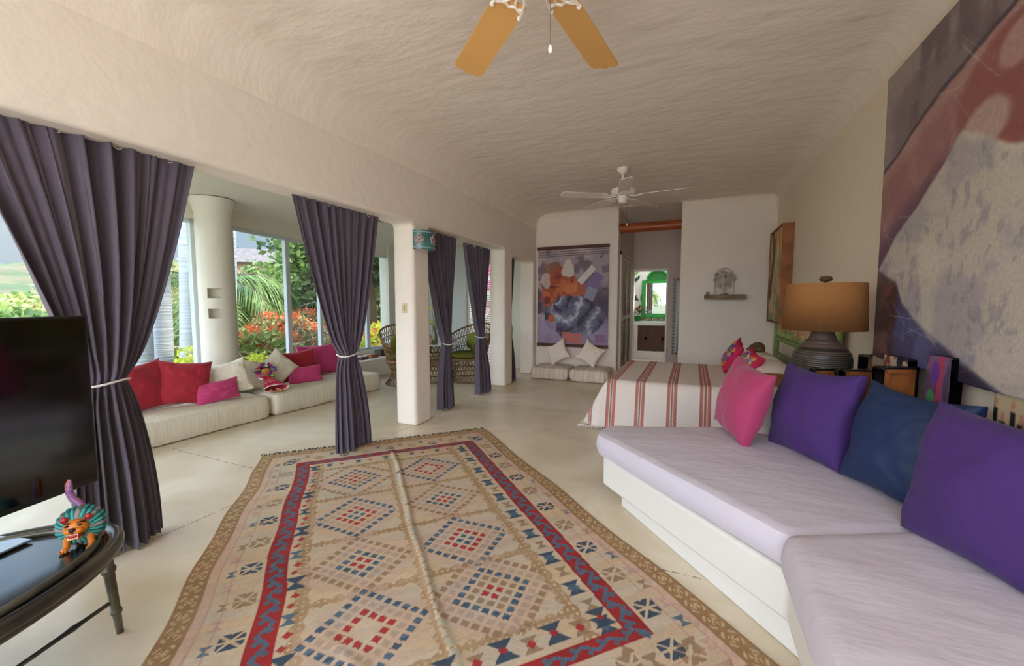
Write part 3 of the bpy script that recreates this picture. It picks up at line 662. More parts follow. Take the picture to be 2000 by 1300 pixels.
block('photo block seen from behind, orange wood back, just left of the clay lamp base',(.80,3.27),(.13,.235,.045),18,ph_dark)
block('orange backed photo block standing in front of the clay lamp base on its right',(.96,3.20),(.17,.25,.05),16,ph_dark)
block('orange backed photo block with rounded look behind the navy cushion',(1.02,2.86),(.17,.32,.07),20,ph_dark)
block('photo block with black edge and dark figures on cream under the canvas corner',(1.13,3.09),(.24,.35,.05),95,ph_dark)
block('narrow photo block with purple and crimson flowers leaning under the big canvas',(1.13,2.64),(.13,.41,.05),105,ph_flower)
block('wide photo block showing a row of people at the right edge of the ledge',(1.185,2.05),(.56,.345,.03),92,ph_people)
block('small black edged photo block peeking out beside the lamp base',(1.08,3.46),(.10,.32,.05),60,ph_flower)
bx_=MB().box(1.0,1.1,3.32,3.40,.78,.812).build('small_wooden_box',M_orangewood,bevel=.004); props(origin(bx_,(1.05,3.36,.78)),'small flat wooden box lying on the white ledge behind the cushions','box')
# ---- big canvas on the right wall (abstract stand-in)
def canvas():
    nu,nv=520,364; u,v=np.meshgrid(np.linspace(0,2.6/1,nu),np.linspace(0,1.82,nv)); U=u/2.6; V=v/1.82
    wx_=.03*(fbm(u*3,v*3,2)-.5); wy_=.04*(fbm(u*3,v*3,12)-.5); a=U+wx_; c=V+wy_
    b=np.ones(u.shape+(3,))*hx('7c6c70'); over(b,smooth(.4,.6,fbm(u*2.5,v*2.5,1)),'958886',.9); over(b,smooth(.5,.65,fbm(u*4,v*1.5,4)),'55444e',.7)
    line=lambda pts,x:np.interp(x,[p[0] for p in pts],[p[1] for p in pts])
    # broad diagonal mauve band
    top=line([(0,.325),(.06,.30),(.14,.25),(.22,.215),(.30,.19),(.40,.165),(.5,.13),(.62,.12),(1,.2)],a); edge=line([(0,.69),(.03,.64),(.10,.565),(.2,.49),(.275,.42),(.335,.35),(.5,.46),(1,.5)],a)
    mband=smooth(-.01,.012,c-top)*(1-smooth(-.008,.01,c-edge)); over(b,mband,'96686a'); over(b,mband*smooth(.42,.6,fbm(u*6,v*6,8)),'a37a74',.8); over(b,mband*smooth(.10,.04,a-.22)*smooth(.02,.12,c-(top+edge)/2-.02),'553650',.75)
    over(b,mband*smooth(.0,.06,.05-np.abs(c-top-.03)),'b39488',.6)
    # warm patch and dark edge line
    over(b,smooth(1.1,.8,((a-.48)/.17)**2+((c-.31)/.14)**2),'8c4f49',.85); over(b,smooth(1.1,.5,((a-.40)/.07)**2+((c-.37)/.06)**2),'b9a49c',.8); over(b,smooth(1.1,.5,((a-.47)/.05)**2+((c-.24)/.05)**2),'b79c94',.7)
    over(b,smooth(.012,.004,np.abs(c-top)),'33263a',.7)
    # pale field
    low=line([(0,.69),(.04,.70),(.10,.72),(.14,.80),(.22,.86),(.30,.90),(.42,.955),(.55,1.03),(1,1.2)],a)
    pale=smooth(-.006,.01,c-edge)*(1-smooth(-.01,.02,c-low)); over(b,pale,'bfb5a8'); over(b,pale*smooth(.45,.62,fbm(u*3,v*5,33)),'a09aa0',.7); over(b,pale*smooth(.55,.7,fbm(u*20,v*14,43)),'85808c',.5); over(b,pale*smooth(.55,.62,fbm(u*1.6,v*1.6,53)),'cfc6b6',.7)
    # blue and rust foot
    foot=smooth(-.01,.02,c-low); over(b,foot,'4a4668'); over(b,foot*smooth(.45,.6,fbm(u*5,v*5,63)),'5d6390',.8); over(b,foot*smooth(.13,.09,a),'4d3130'); over(b,foot*smooth(.11,.07,a)*smooth(.45,.6,fbm(u*7,v*7,73)),'77483c',.8); over(b,foot*smooth(.3,.42,a),'2b2230',.8)
    # scratches
    rr=random.Random(2)
    for i in range(90):
        x0,y0=rr.uniform(0,2.6),rr.uniform(0,1.8); an=rr.uniform(-.35,.35) if i%3 else rr.uniform(.5,1.1); Ls=rr.uniform(.06,.4)
        s=(u-x0)*math.cos(an)+(v-y0)*math.sin(an); t=-(u-x0)*math.sin(an)+(v-y0)*math.cos(an)+.1*s*s
        over(b,((s>0)&(s<Ls)&(np.abs(t)<.0022)).astype(float),'c2b6ae',rr.uniform(.25,.6))
    b*=(1+.12*(vn(u*120,v*120,80)-.5))[...,None]
    r=empty('wall_canvas',(1.19,2.27,1.09),'huge unframed canvas of mauve and pale grey shapes hanging on the right wall','painting')
    P=np.stack([1.15-.012*(1-V)**2+0*u+.006*np.sin(u*3)*V,3.57-u,2.905-v-.006*np.sin(u*7)*V],-1)
    grid('canvas',P,mat('worn_canvas','ffffff',.45,attr=True,bump=.2,bs=25,bd=.004),r,cols=np.clip(b,0,1),w=True,solid=.03,flip=True)
    bt_=MB(); bt_.tube([(1.185,3.5,2.88),(1.185,1.0,2.88)],.018,10); bt_.build('hanging_batten',M_brownwood,r,w=True)
canvas()
# ---- framed picture by the corner (generic stand-in)
def framed():
    nu,nv=110,200; u,v=np.meshgrid(np.linspace(0,1,nu),np.linspace(0,1,nv)); b=np.ones(u.shape+(3,))*hx('a98f6c'); a=u+.06*(fbm(u*3,v*5,2)-.5)
    over(b,smooth(.4,.6,fbm(u*3,v*5,3)),'c7ad84',.9); over(b,smooth(.04,.0,np.abs(a-.2-.1*np.sin(v*7))-.09)*(v<.75),'4d3d30'); over(b,smooth(1.1,.7,((a-.68)/.22)**2+((v-.13)/.12)**2),'d99a2b'); over(b,smooth(1.1,.8,((a-.68)/.13)**2+((v-.25)/.12)**2),'d8bd93')
    over(b,smooth(.03,0,np.abs(a-.5-.15*np.sin(v*5+1))-.07)*(v>.3),'d3b586'); over(b,smooth(.01,0,np.abs(a-.62-.14*np.sin(v*9))-.012)*(v>.28),'6b4a2c'); over(b,smooth(.01,0,np.abs(a-.36-.1*np.cos(v*8))-.014),'5a422c'); over(b,smooth(.5,.6,fbm(u*5,v*6,13))*(v>.7),'6f7a4a',.8); over(b,smooth(.01,0,np.abs(a-.8+.2*(v-.5)**2*3)-.012),'7b5a38')
    y0,y1,z0,z1=6.60,7.55,1.165,2.50; r=empty('framed_picture',(1.15,7.07,z0),'tall framed picture with ochre and brown figure-like shapes in a deep orange wood frame','picture')
    P=np.stack([np.full_like(u,1.10),y1-.01-u*(y1-y0-.02),z1-.01-v*(z1-z0-.02)],-1); grid('picture_panel',P,M_attr2,r,cols=b,w=True,solid=.01,flip=True)
    f=MB(); t=.014; x0,x1=1.085,1.215
    f.box(x0,x1,y0-t,y0,z0-t,z1+t); f.box(x0,x1,y1,y1+t,z0-t,z1+t); f.box(x0,x1,y0,y1,z1,z1+t); f.box(x0,x1,y0,y1,z0-t,z0); f.build('frame',M_orangewood,r,w=True)
framed()
# ---- hanging tapestry on the far wall (generic stand-in)
def tapestry():
    x0,x1,z0,z1=-2.86,-1.45,.62,2.50; nu,nv=260,350; u,v=np.meshgrid(np.linspace(0,1,nu),np.linspace(0,1,nv)); uu=u*1.41; vv=v*1.88
    a=u+.09*(fbm(uu*4,vv*4,1)-.5)+.03*(fbm(uu*14,vv*14,5)-.5); c=v+.09*(fbm(uu*4,vv*4,11)-.5)+.03*(fbm(uu*14,vv*14,15)-.5)
    b=np.ones(u.shape+(3,))*hx('9c8f98'); over(b,smooth(.4,.62,fbm(uu*3,vv*3,2)),'b7a9ab',.9); over(b,smooth(.5,.65,fbm(uu*5,vv*5,22)),'655563',.8)
    for k in (.03,.055,.075): over(b,smooth(.006,.002,np.abs(v-k+.03*(u-.5)*.5)),'5a4652',.8)
    over(b,smooth(.55,.85,a)*smooth(.3,.6,c)*smooth(.95,.7,c),'3f3247',.9); over(b,smooth(.7,.8,c),'8f7fa0',.8); over(b,smooth(.12,.02,a)*smooth(.4,.5,c)*(c<.7),'3c2838',.8)
    # warm rust mass
    m=smooth(1.12,.9,((a-.34-.12*(c-.42))/.29)**2+((c-.45)/.25)**2); over(b,m,'a34a30'); over(b,m*smooth(.45,.6,fbm(uu*7,vv*4,32)),'c2683c',.9); over(b,m*smooth(.55,.7,fbm(uu*5,vv*8,42)),'6b2428',.9)
    m=smooth(1.1,.9,((a-.58-.3*(c-.45))/.19)**2+((c-.42)/.07)**2); over(b,m,'ae5434'); over(b,m*smooth(.5,.65,fbm(uu*9,vv*4,52)),'cf7d4c',.7)
    # light tilted panels and violet block
    def rect(cx,cy,w,h,an): s=(uu-cx*1.41)*math.cos(an)+(vv-cy*1.88)*math.sin(an); t=-(uu-cx*1.41)*math.sin(an)+(vv-cy*1.88)*math.cos(an); return smooth(1.03,.97,np.maximum(np.abs(s)/w,np.abs(t)/h))
    over(b,rect(.80,.36,.10,.20,.6),'7c6796'); over(b,rect(.70,.28,.06,.20,.75),'cfc6c4'); over(b,rect(.76,.47,.10,.12,.4),'8b90a8',.9)
    over(b,smooth(1.1,.8,((a-.44)/.09)**2+((c-.2)/.09)**2),'c9bcb4'); over(b,smooth(1.1,.8,((a-.2)/.11)**2+((c-.2)/.07)**2),'8f5a45',.8); over(b,smooth(1.1,.8,((a-.12)/.08)**2+((c-.33)/.09)**2),'c4b8b4',.8)
    # sweeping grey folds
    m=smooth(1.1,.94,((a-.50-.2*(c-.6))/.41)**2+((c-.71)/.21)**2); over(b,m,'54506a'); ang=np.arctan2(c-.55,a-.25); rad_=np.hypot(c-.50,a-.2)
    fo=np.sin(rad_*24+ang*4+9*fbm(uu*3,vv*3,62)); over(b,m*smooth(.1,.9,fo),'8f90a2',.9); over(b,m*smooth(.8,1.,fo),'c0bfc4',.8); over(b,m*smooth(.4,1.,-fo),'2a2438',.85); over(b,m*smooth(.5,.62,fbm(uu*9,vv*9,66)),'6d6a80',.6)
    over(b,rect(.12,.82,.22,.12,0)*(u<.35),'9888a8',.8); over(b,rect(.5,.93,.20,.10,.08),'b5665c'); over(b,rect(.2,.73,.06,.07,.3),'b3502f'); over(b,rect(.9,.93,.1,.08,-.1),'7d5a78',.8)
    b*=(1+.1*(vn(uu*90,vv*90,70)-.5))[...,None]
    r=empty('wall_hanging',((x0+x1)/2,7.84,z0),'printed wall hanging in rust, violet and grey between two dark wooden rods','wall hanging')
    P=np.stack([x0+u*(x1-x0),7.83+.008*np.sin(u*9+v*3),z1-v*(z1-z0)],-1); grid('printed_cloth',P,mat('printed_cloth','ffffff',.6,attr=True),r,cols=np.clip(b,0,1),w=True,solid=.006)
    for z in (z0-.02,z1+.01): MB().box(x0-.01,x1+.01,7.80,7.85,z-.03,z+.03).build('rod',M_brownwood,r,w=True,bevel=.008)
tapestry()
# ---- small floor mattresses and cushions under the wall hanging
def ribmat(x0,x1,y0,y1,z0,z1,label):
    r=mattress('floor_mattress',[(x0,y0),(x1,y0),(x1,y1),(x0,y1)],z0,z1,mat('ribbed_cream_cotton','ddd0bf',.9,bump=.9,bs=9,bd=.03,stretch=(3.2,.2,.2),col2='c9baa6',vs=9),label,'floor mattress','thin floor mattresses',rad=.07,noise=.008,seed=int(abs(x0)*10)); return r
ribmat(-2.80,-2.06,7.2,7.84,.0,.235,'left small ribbed cream floor mattress under the wall hanging')
ribmat(-2.04,-1.32,7.2,7.84,.0,.235,'right small ribbed cream floor mattress under the wall hanging')
cushion('throw_cushion','ivory cushion on the left small mattress, balanced on one corner','cushion',.42,.42,.13,(-2.36,7.58),-97,20,M_cream2,.225,roll=30,seed=5,group='ivory cushions under the wall hanging',pinch=.14)
cushion('throw_cushion','ivory cushion on the right small mattress, tilted on its corner','cushion',.42,.42,.13,(-1.72,7.58),-85,20,M_cream2,.225,roll=-30,seed=8,group='ivory cushions under the wall hanging',pinch=.14)
# ---- log beam
lg=MB().tube([(-1.45,8.05,2.84),(-.1,8.05,2.84)],.088,20).build('log_beam',M_log,smooth=True); props(origin(lg,(-.78,8.05,2.84)),'varnished round log spanning the top of the passage opening','beam')
# ---- shelf with metal tree ornament
shf=MB().box(.185,.80,7.66,7.9,1.50,1.575).build('wall_shelf',M_wood,bevel=.008); props(origin(shf,(.5,7.78,1.5)),'weathered wooden shelf below the arched niche on the far wall','shelf')
def tree_ornament():
    r=empty('tree_ornament',(.49,7.76,1.575),'pale metal tree ornament with curling flower branches in the arched niche','ornament')
    m=mat('pale_pewter','cbbcae',.4,metal=.2,col2='86776a',vs=12); rr=random.Random(9)
    b=MB(); b.lathe([(0,0),(.06,0),(.065,.01),(.05,.02),(.02,.025),(0,.03)],20); b.box(-.06,-.03,-.02,.02,0,.014); b.build('foot',m,r)
    b=MB(); b.tube([(0,0,.02),(.004,0,.06),(-.003,0,.12),(0,0,.2)],[.012,.009,.008,.006],8); b.tube([(-.03,0,.08),(0,0,.1),(.03,0,.08)],.004,6)
    sp_=[]
    for i in range(16):
        an=math.radians(-85+i*11.3); R_=rr.uniform(.12,.19); p=(R_*math.sin(an),rr.uniform(-.015,.015),.22+R_*math.cos(an)*.85+.02); sp_.append(p)
        b.tube([(0,0,.10+abs(math.cos(an))*.04),(p[0]*.4,0,.15+(p[2]-.2)*.3),(p[0]*.8,p[1],p[2]-.02),p],.0035,5)
    b.build('branches',m,r,smooth=True)
    for i,p in enumerate(sp_+[(rr.uniform(-.1,.1),0,rr.uniform(.14,.33)) for _ in range(12)]):
        fl=MB(); R_=.018
        for k in range(6):
            q=k*math.pi/3; fl.tube([(p[0]+R_*math.cos(q)+.009*math.cos(s),p[1]+.004,p[2]+R_*math.sin(q)+.009*math.sin(s)) for s in np.linspace(0,2*math.pi,7)[:-1]],.0022,4,close=True)
        fl.ball(p,.008,8,6)
        fl.build('metal_flower',m,r)
tree_ornament()
hb=MB(); hb.ball((.235,7.73,1.60),(.03,.022,.026),16,10); hb.ball((.228,7.705,1.605),.008,8,6); props(origin(hb.build('trinket',mat('grey_stone','8a8680',.5),smooth=True),(.235,7.73,1.574)),'tiny grey rounded trinket on the left end of the wooden shelf','trinket')
# ---- bed
def bed():
    r=empty('bed',(.1,5.65,0),'low bed with a white woven blanket in salmon and green stripes','bed')
    MB().box(-.82,1.08,4.84,6.5,.05,.36).build('bed_base',M_base,r,w=True,bevel=.02)
    mattress('bed_mattress',[(-.86,4.80),(1.10,4.80),(1.10,6.54),(-.86,6.54)],.36,.53,M_cream2,None,None,rad=.05,parent=r)
    # blanket: draped sheet over foot and both sides; s runs head to foot and down, t across the bed
    x0,x1,y0,y1,zt=-.90,1.08,4.75,6.58,.555
    ns,nt_=300,300; S_=np.linspace(0,x1-x0+.52,ns); T_=np.linspace(-.52,y1-y0+.52,nt_); s,t=np.meshgrid(S_,T_)
    R_=.07
    def drape(d,edge):   # d distance past the edge -> (outward, drop)
        q=np.clip(d,0,R_*math.pi/2); o=R_*np.sin(q/R_); z=R_*(1-np.cos(q/R_)); rest=np.clip(d-R_*math.pi/2,0,None); return np.where(d<0,0,o+rest*.12), np.where(d<0,0,z+rest*.99)
    ds=s-(x1-x0-R_); dl=-t+R_; dr=t-(y1-y0-R_)
    os_,zs_=drape(ds,0); ol,zl=drape(dl,0); or_,zr=drape(dr,0)
    x=x1-np.where(ds<0,s,x1-x0-R_)-os_; y=y0+np.where(dl>0,R_,np.where(dr>0,y1-y0-R_,t))-ol+or_
    corner=(ds>0)&((dl>0)|(dr>0)); dmax=np.maximum(zs_,np.maximum(zl,zr))
    comb_=np.where(corner,np.sqrt(zs_**2+np.maximum(zl,zr)**2),dmax); drop=np.minimum(comb_,.515+.0*s)
    # corner cloth flares and folds
    fl=np.where(corner,np.minimum(zs_,np.maximum(zl,zr)),0); x=x-fl*.08-zs_*.34; y=y-np.where(dl>0,fl*.06+zl*.14,0)+np.where(dr>0,fl*.18,0)
    x=x-np.where(zs_>.08,.022*np.sin(t*7+1)*(zs_/.5),0); y=y+np.where(zl>.08,.018*np.sin(s*8)*(zl/.5),0)
    z=zt-drop+.006*(fbm(s*3,t*3,4)-.5)
    # two pillows under the blanket at the head
    for cy in (5.22,6.02):
        z=z+.27*np.clip(1-((x-.80)/.30)**2,0,1)**.6*np.clip(1-((y-cy)/.46)**2,0,1)**.5
    z=np.maximum(z,.02)
    b=np.ones(s.shape+(3,))*hx('ddd0c6'); base=b.copy()
    X_=s  # stripes run across the bed, spaced along its length
    for k in (.62,.92,1.25,1.585,1.90,2.28):
        a=X_-k; over(b,(np.abs(a)<.052)*1.0,'b9685e'); over(b,((np.abs(a)<.007))*1.0,'66705a'); over(b,(np.abs(np.abs(a)-.013)<.004)*1.0,'e3d9c8'); over(b,((np.abs(np.abs(a)-.048)<.003)|(np.abs(a)<.003))*1.0,'4f5f5b',.7)
        over(b,((np.abs(a)<.048)&(((t/.012)%1)<.3))*1.0,'c98278',.35)
    over(b,((np.abs(t-2.16)<.045)|(np.abs(t+.33)<.0))*((s>1.9))*1.0,'c8766a',.9)
    b*=(1+.05*(vn(s*200,t*200,5)-.5))[...,None]
    grid('blanket',np.stack([x,y,z],-1),M_attr,r,cols=np.clip(b,0,1),w=True,solid=-.006)
    fr=MB(); rr=random.Random(8); P=np.stack([x,y,z],-1)
    for i in range(0,nt_,3):
        p=P[i,-1]; fr.tube([p,p+[rr.uniform(-.02,.01),rr.uniform(-.012,.012),-min(.045,max(.0,p[2]-.004))]],[.004,.002],4)
    for i in range(0,ns,3):
        p=P[0,i]; fr.tube([p,p+[rr.uniform(-.012,.012),rr.uniform(-.02,.01),-min(.045,max(.0,p[2]-.004))]],[.004,.002],4)
    fr.build('fringe',M_cream2,r,w=True)['kind']='stuff'
    # painted headboard
    hy0,hy1=4.28,6.98; hb=empty('headboard',(1.14,5.6,0),'green painted wooden headboard with pink flower panel against the right wall','headboard')
    post=[(0,0),(.035,0),(.035,1.32),(.022,1.34),(.034,1.37),(.034,1.39),(.02,1.41),(.032,1.46),(.028,1.50),(.012,1.53),(0,1.535)]
    for y_ in (hy0,hy1): MB().lathe(post,20,(1.14,y_,0)).build('post',M_greenp,hb,w=True,smooth=True)
    MB().box(1.115,1.165,hy0,hy1,1.285,1.345).build('rail',M_greenp,hb,w=True,bevel=.008)
    MB().box(1.115,1.165,hy0,hy1,.915,.975).build('rail',M_greenp,hb,w=True,bevel=.008)
    MB().box(1.112,1.168,hy0,hy1,.56,.74).build('rail',M_greenp,hb,w=True,bevel=.012)
    u,v=np.meshgrid(np.linspace(0,1,200),np.linspace(0,1,50)); U=u*2.6; V=v*.31
    c=np.ones(u.shape+(3,))*hx('a9b86a'); over(c,smooth(.45,.6,fbm(U*3,V*14,2)),'7c9a45',.9); over(c,smooth(.55,.6,fbm(U*26,V*5,5)),'3f6b33',.8)
    q=random.Random(3)
    for i in range(13):
        cx=.14+i*.195+q.uniform(-.04,.04); cy=q.uniform(.10,.2); w_=q.uniform(.04,.07); over(c,smooth(1.15,.9,((U-cx+.03*(V-cy))/w_)**2+((V-cy)/.10)**2),q.choice(['d9886a','cf6b5a','e0a58c'])); over(c,smooth(.6,.4,((U-cx)/w_)**2+((V-cy)/.06)**2),'c25a4a',.6)
    grid('flower_panel',np.stack([np.full_like(U,1.13),hy1-.05-U*((hy1-hy0-.1)/2.6),1.29-V],-1),M_attr2,hb,cols=c,w=True,solid=.012,flip=True)
bed()
def embroid(seed):
    def f(u,v,back=False):
        b=np.ones(u.shape+(3,))*hx('c2174a')
        if back: return b
        q=random.Random(seed); e=np.maximum(np.abs(u),np.abs(v))
        for i in range(85):
            cx,cy=q.uniform(-.75,.75),q.uniform(-.75,.75); r_=q.uniform(.11,.26); an=math.atan2(cy,cx); d=np.hypot(u-cx,(v-cy)*1.1); a=np.arctan2(v-cy,u-cx)
            over(b,(d<r_*(.75+.25*np.cos(5*a+i)))*(e<.84)*1.0,q.choice(['e8641c','f08a2a','2f7fa0','5a2a9a','7a2fa8','d13a8a','3a8a6a','2a2f9a','e0a03a','8fa0a8']))
            over(b,(d<r_*.3)*(e<.84)*1.0,q.choice(['f0c04a','30206a','c2174a','e8e0d0']))
        return b
    return f
M_emb=mat('embroidered_cloth','ffffff',.8,attr=True,bump=.5,bs=90,bd=.004)
cushion('embroidered_cushion','crimson embroidered cushion farther back on the bed, next to the brown sculpture','cushion',.46,.40,.13,(.50,6.02),186,30,M_emb,.555,roll=-14,seed=3,paint=embroid(1),nn=70,group='embroidered cushions on the bed')
cushion('embroidered_cushion','crimson embroidered cushion just behind the rose pink cushion on the bed','cushion',.46,.40,.13,(.56,5.20),196,38,M_emb,.555,roll=-12,seed=4,paint=embroid(2),nn=70,group='embroidered cushions on the bed')
sc_=MB(); R=Matrix.Rotation(.2,3,'X')
sc_.ball((0,.0,.075),(.085,.15,.075),20,12); sc_.ball((.0,-.13,.065),(.07,.075,.065),18,12); sc_.ball((-.05,-.03,.05),(.05,.11,.045),16,10); sc_.ball((-.03,.13,.055),(.07,.08,.055),16,10)
sc_.tube([(-.06,.15,.03),(-.11,.05,.035),(-.10,-.06,.04),(-.05,-.12,.06)],[.025,.03,.028,.02],10); sc_.ball((-.055,-.16,.05),(.03,.03,.03),12,8)
o=sc_.build('carved_sculpture',M_brown,smooth=True); d=o.modifiers.new('r','REMESH'); d.mode='VOXEL'; d.voxel_size=.009; d=o.modifiers.new('s','SMOOTH'); d.iterations=4; bake(o)
for p in o.data.polygons: p.use_smooth=True
o.location=(.80,6.12,.795); o.scale=(.95,.95,.95); props(o,'brown carved wooden sculpture of a curled sleeping form on the pillow hump','sculpture')
# ---- ceiling fans
def fan(loc,R_,bw,label,blade_m,angs,lacy,zdrop=.33,chain=.26,droop=.0):
    r=empty('ceiling_fan',loc,label,'ceiling fan','ceiling fans')
    MB().lathe([(0,0),(.075,0),(.078,-.02),(.06,-.055),(.035,-.075),(.02,-.085),(0,-.085)],32).build('canopy',M_white,r,smooth=True)
    MB().lathe([(.012,-.08),(.012,-zdrop+.1)],12).build('downrod',M_white,r,smooth=True)
    z=-zdrop
    MB().lathe([(0,z+.12),(.04,z+.115),(.10,z+.10),(.148,z+.085),(.155,z+.06),(.155,z+.03),(.135,z+.01),(.07,z),(0,z)],40).build('motor_housing',M_white,r,smooth=True)
    MB().lathe([(0,z),(.06,z),(.06,z-.06),(.05,z-.085),(.02,z-.095),(0,z-.095)],28).build('switch_housing',M_white,r,smooth=True)
    for k in range(5):
        a=math.radians(angs[k]); T=Matrix.Rotation(a,4,'Z')@Matrix.Translation((0,0,z-.005))@Matrix.Rotation(math.radians(11),4,'X')@Matrix.Rotation(droop,4,'Y')
        b=MB()
        if lacy:
            for sy in (-1,1):
                b.tube([T@Vector((.09,0,0)),T@Vector((.15,.02*sy,-.012)),T@Vector((.19,.05*sy,-.01)),T@Vector((.25,bw*.40*sy,-.008)),T@Vector((.285,bw*.42*sy,-.008))],.008,6)
                b.tube([T@Vector((.17,.01*sy,-.01)),T@Vector((.215,.015*sy,-.01)),T@Vector((.245,.035*sy,-.01)),T@Vector((.235,.055*sy,-.01))],.006,6)
            b.tube([T@Vector((.255,-bw*.38,-.01)),T@Vector((.235,-bw*.15,-.01)),T@Vector((.25,0,-.01)),T@Vector((.235,bw*.15,-.01)),T@Vector((.255,bw*.38,-.01))],.007,6)
            b.ball(T@Vector((.285,bw*.41,-.008)),.012,8,6); b.ball(T@Vector((.285,-bw*.41,-.008)),.012,8,6)
        else:
            for sy in (-1,1): b.tube([T@Vector((.10,.0,.0)),T@Vector((.16,.028*sy,-.01)),T@Vector((.24,.035*sy,-.004))],.007,6)
            b.box(.21,.26,-.045,.045,-.008,-.003,T)
        bk=b.build('blade_bracket',M_white,None,smooth=True); 
        out=[(.22,-bw*.42),(.30,-bw*.46),(R_-.05,-bw*.5),(R_-.015,-bw*.47),(R_,-bw*.34),(R_-.006,-bw*.18),(R_+.012,0),(R_-.006,bw*.18),(R_,bw*.34),(R_-.015,bw*.47),(R_-.05,bw*.5),(.30,bw*.46),(.22,bw*.42)]
        pb=MB(); n=len(out); pb.add([T@Vector((x_,y_,zz)) for zz in (-.003,.004) for x_,y_ in out],[tuple(range(n))[::-1],tuple(range(n,2*n))]+[(i,(i+1)%n,n+(i+1)%n,n+i) for i in range(n)])
        bl=pb.build('blade',blade_m,r); bk.parent=bl
    MB().tube([(.06,0,z-.06),(.062,0,z-.06-chain)],.0022,5).build('pull_chain',mat('chain_metal','8c7f6c',.4,metal=.7),r)
    MB().lathe([(0,0),(.005,.002),(.009,.014),(.006,.03),(0,.034)],12,(.062,0,z-.06-chain-.03)).build('chain_pull',M_white,r,smooth=True)
    return r
fan((-.60,1.60,3.2),.84,.165,'ceiling fan nearest the camera, ochre blades on lacy white brackets',mat('ochre_fan_blade','dba660',.45,var=.04,vs=3),[82.5,138.5,214,290,7],True,zdrop=.42,chain=.27)
fan((-.88,5.62,3.2),.82,.155,'white ceiling fan over the bed end, farther from the camera',mat('white_fan_blade','d9cfc6',.5),[-6,66,138,210,282],False,zdrop=.36,chain=.30)
# ---- pillar lamp and switch
def sconce():
    r=empty('wall_lamp',(-2.91,4.0,2.05),'teal glazed ceramic wall lamp with pink flowers on the pillar','wall lamp')
    m=mat('teal_glaze','33605d',.3,col2='48776f',vs=9,coat=.4); pk=mat('pink_glaze','a8695c',.35,col2='93503f',vs=20); lt=mat('pale_glaze','a9b8c4',.35)
    n=28; R_=.155; a_=np.linspace(-math.pi/2,math.pi/2,n); vs=[];
    for z in (0,.215):
        for rad_ in (R_,R_-.012): vs+=[(rad_*1.0*math.cos(a),rad_*math.sin(a),z) for a in a_]
    fs=[]
    for i in range(n-1): fs+=[(i,i+1,2*n+i+1,2*n+i),(n+i+1,n+i,3*n+i,3*n+i+1),(i+1,i,n+i,n+i+1),(2*n+i,2*n+i+1,3*n+i+1,3*n+i)]
    for k in (0,n-1): fs.append((k,n+k,3*n+k,2*n+k))
    MB().add(vs,fs).build('shade',m,r,smooth=True)
    for z in (.022,.193): MB().tube([((R_+.002)*math.cos(a),(R_+.002)*math.sin(a),z) for a in a_],.004,6).build('rim_stripe',lt,r,smooth=True)
    for af in (-62,5,68):
        b=MB(); b2=MB(); A=math.radians(af)
        def pt(du,dz,o=.0): 
            q=A+du/R_; return Vector(((R_+o)*math.cos(q),(R_+o)*math.sin(q),.108+dz))
        Rm=Matrix.Rotation(A,3,'Z')
        for k in range(5):
            q=math.pi/2+k*2*math.pi/5; c=pt(.036*math.cos(q),.036*math.sin(q),.004)
            b2.ball(c,(.008,.023,.023),14,8,Rm@Matrix.Rotation(q,3,'X')); b.ball(pt(.037*math.cos(q),.037*math.sin(q),.008),(.008,.017,.017),12,8,Rm)
        b.ball(pt(0,0,.006),(.008,.01,.01),10,8,Rm)
        f=b.build('flower',pk,r,smooth=True); b2.build('petal_rim',lt,f,smooth=True)
    MB().box(0,.02,-.10,.10,.02,.19).build('back_plate',M_white,r)
sconce()
sw=empty('light_switch',(-3.05,3.85,1.385),'cream light switch plate on the near face of the pillar','light switch')
MB().box(-.035,.035,-.008,0,-.06,.06).build('plate',mat('cream_plastic','cbb894',.4),sw,bevel=.003); MB().box(-.014,.014,-.014,-.006,-.035,.03).build('rocker',mat('cream_plastic_dark','b5a27e',.4),sw,bevel=.002)
# ---- television
tv=empty('television',(-2.40,.30,.50),'black flat screen television standing on the black oval table','television',rz=0)
dv=Vector((-2.405,.885,0))-Vector((-2.28,.44,0)); ang=math.atan2(dv.y,dv.x)
T=Matrix.Translation(Vector((-2.405,.885,0))-Vector((-2.40,.30,.50)))@Matrix.Rotation(ang,4,'Z')
Wt=1.28
fr=MB(); fr.box(-Wt,0,-.0,.045,.655,1.392,T); fr.build('tv_housing',mat('tv_bezel','15140f',.3),tv,bevel=.004)
fr=MB(); fr.box(-Wt+.012,-.012,-.002,.0,.678,1.380,T); 
scr=fr.build('screen',mat('tv_screen','030303',.08,coat=.5),tv)
fr=MB(); fr.box(-.70,-.58,.05,.09,.51,.70,T); fr.build('neck',M_black,tv,bevel=.005)
gl=mat('grey_glass','6f7c84',.12,coat=1)
fr=MB(); fr.box(-.98,-.22,.03,.27,.5055,.5135,T); fr.build('stand_base',gl,tv,bevel=.002)
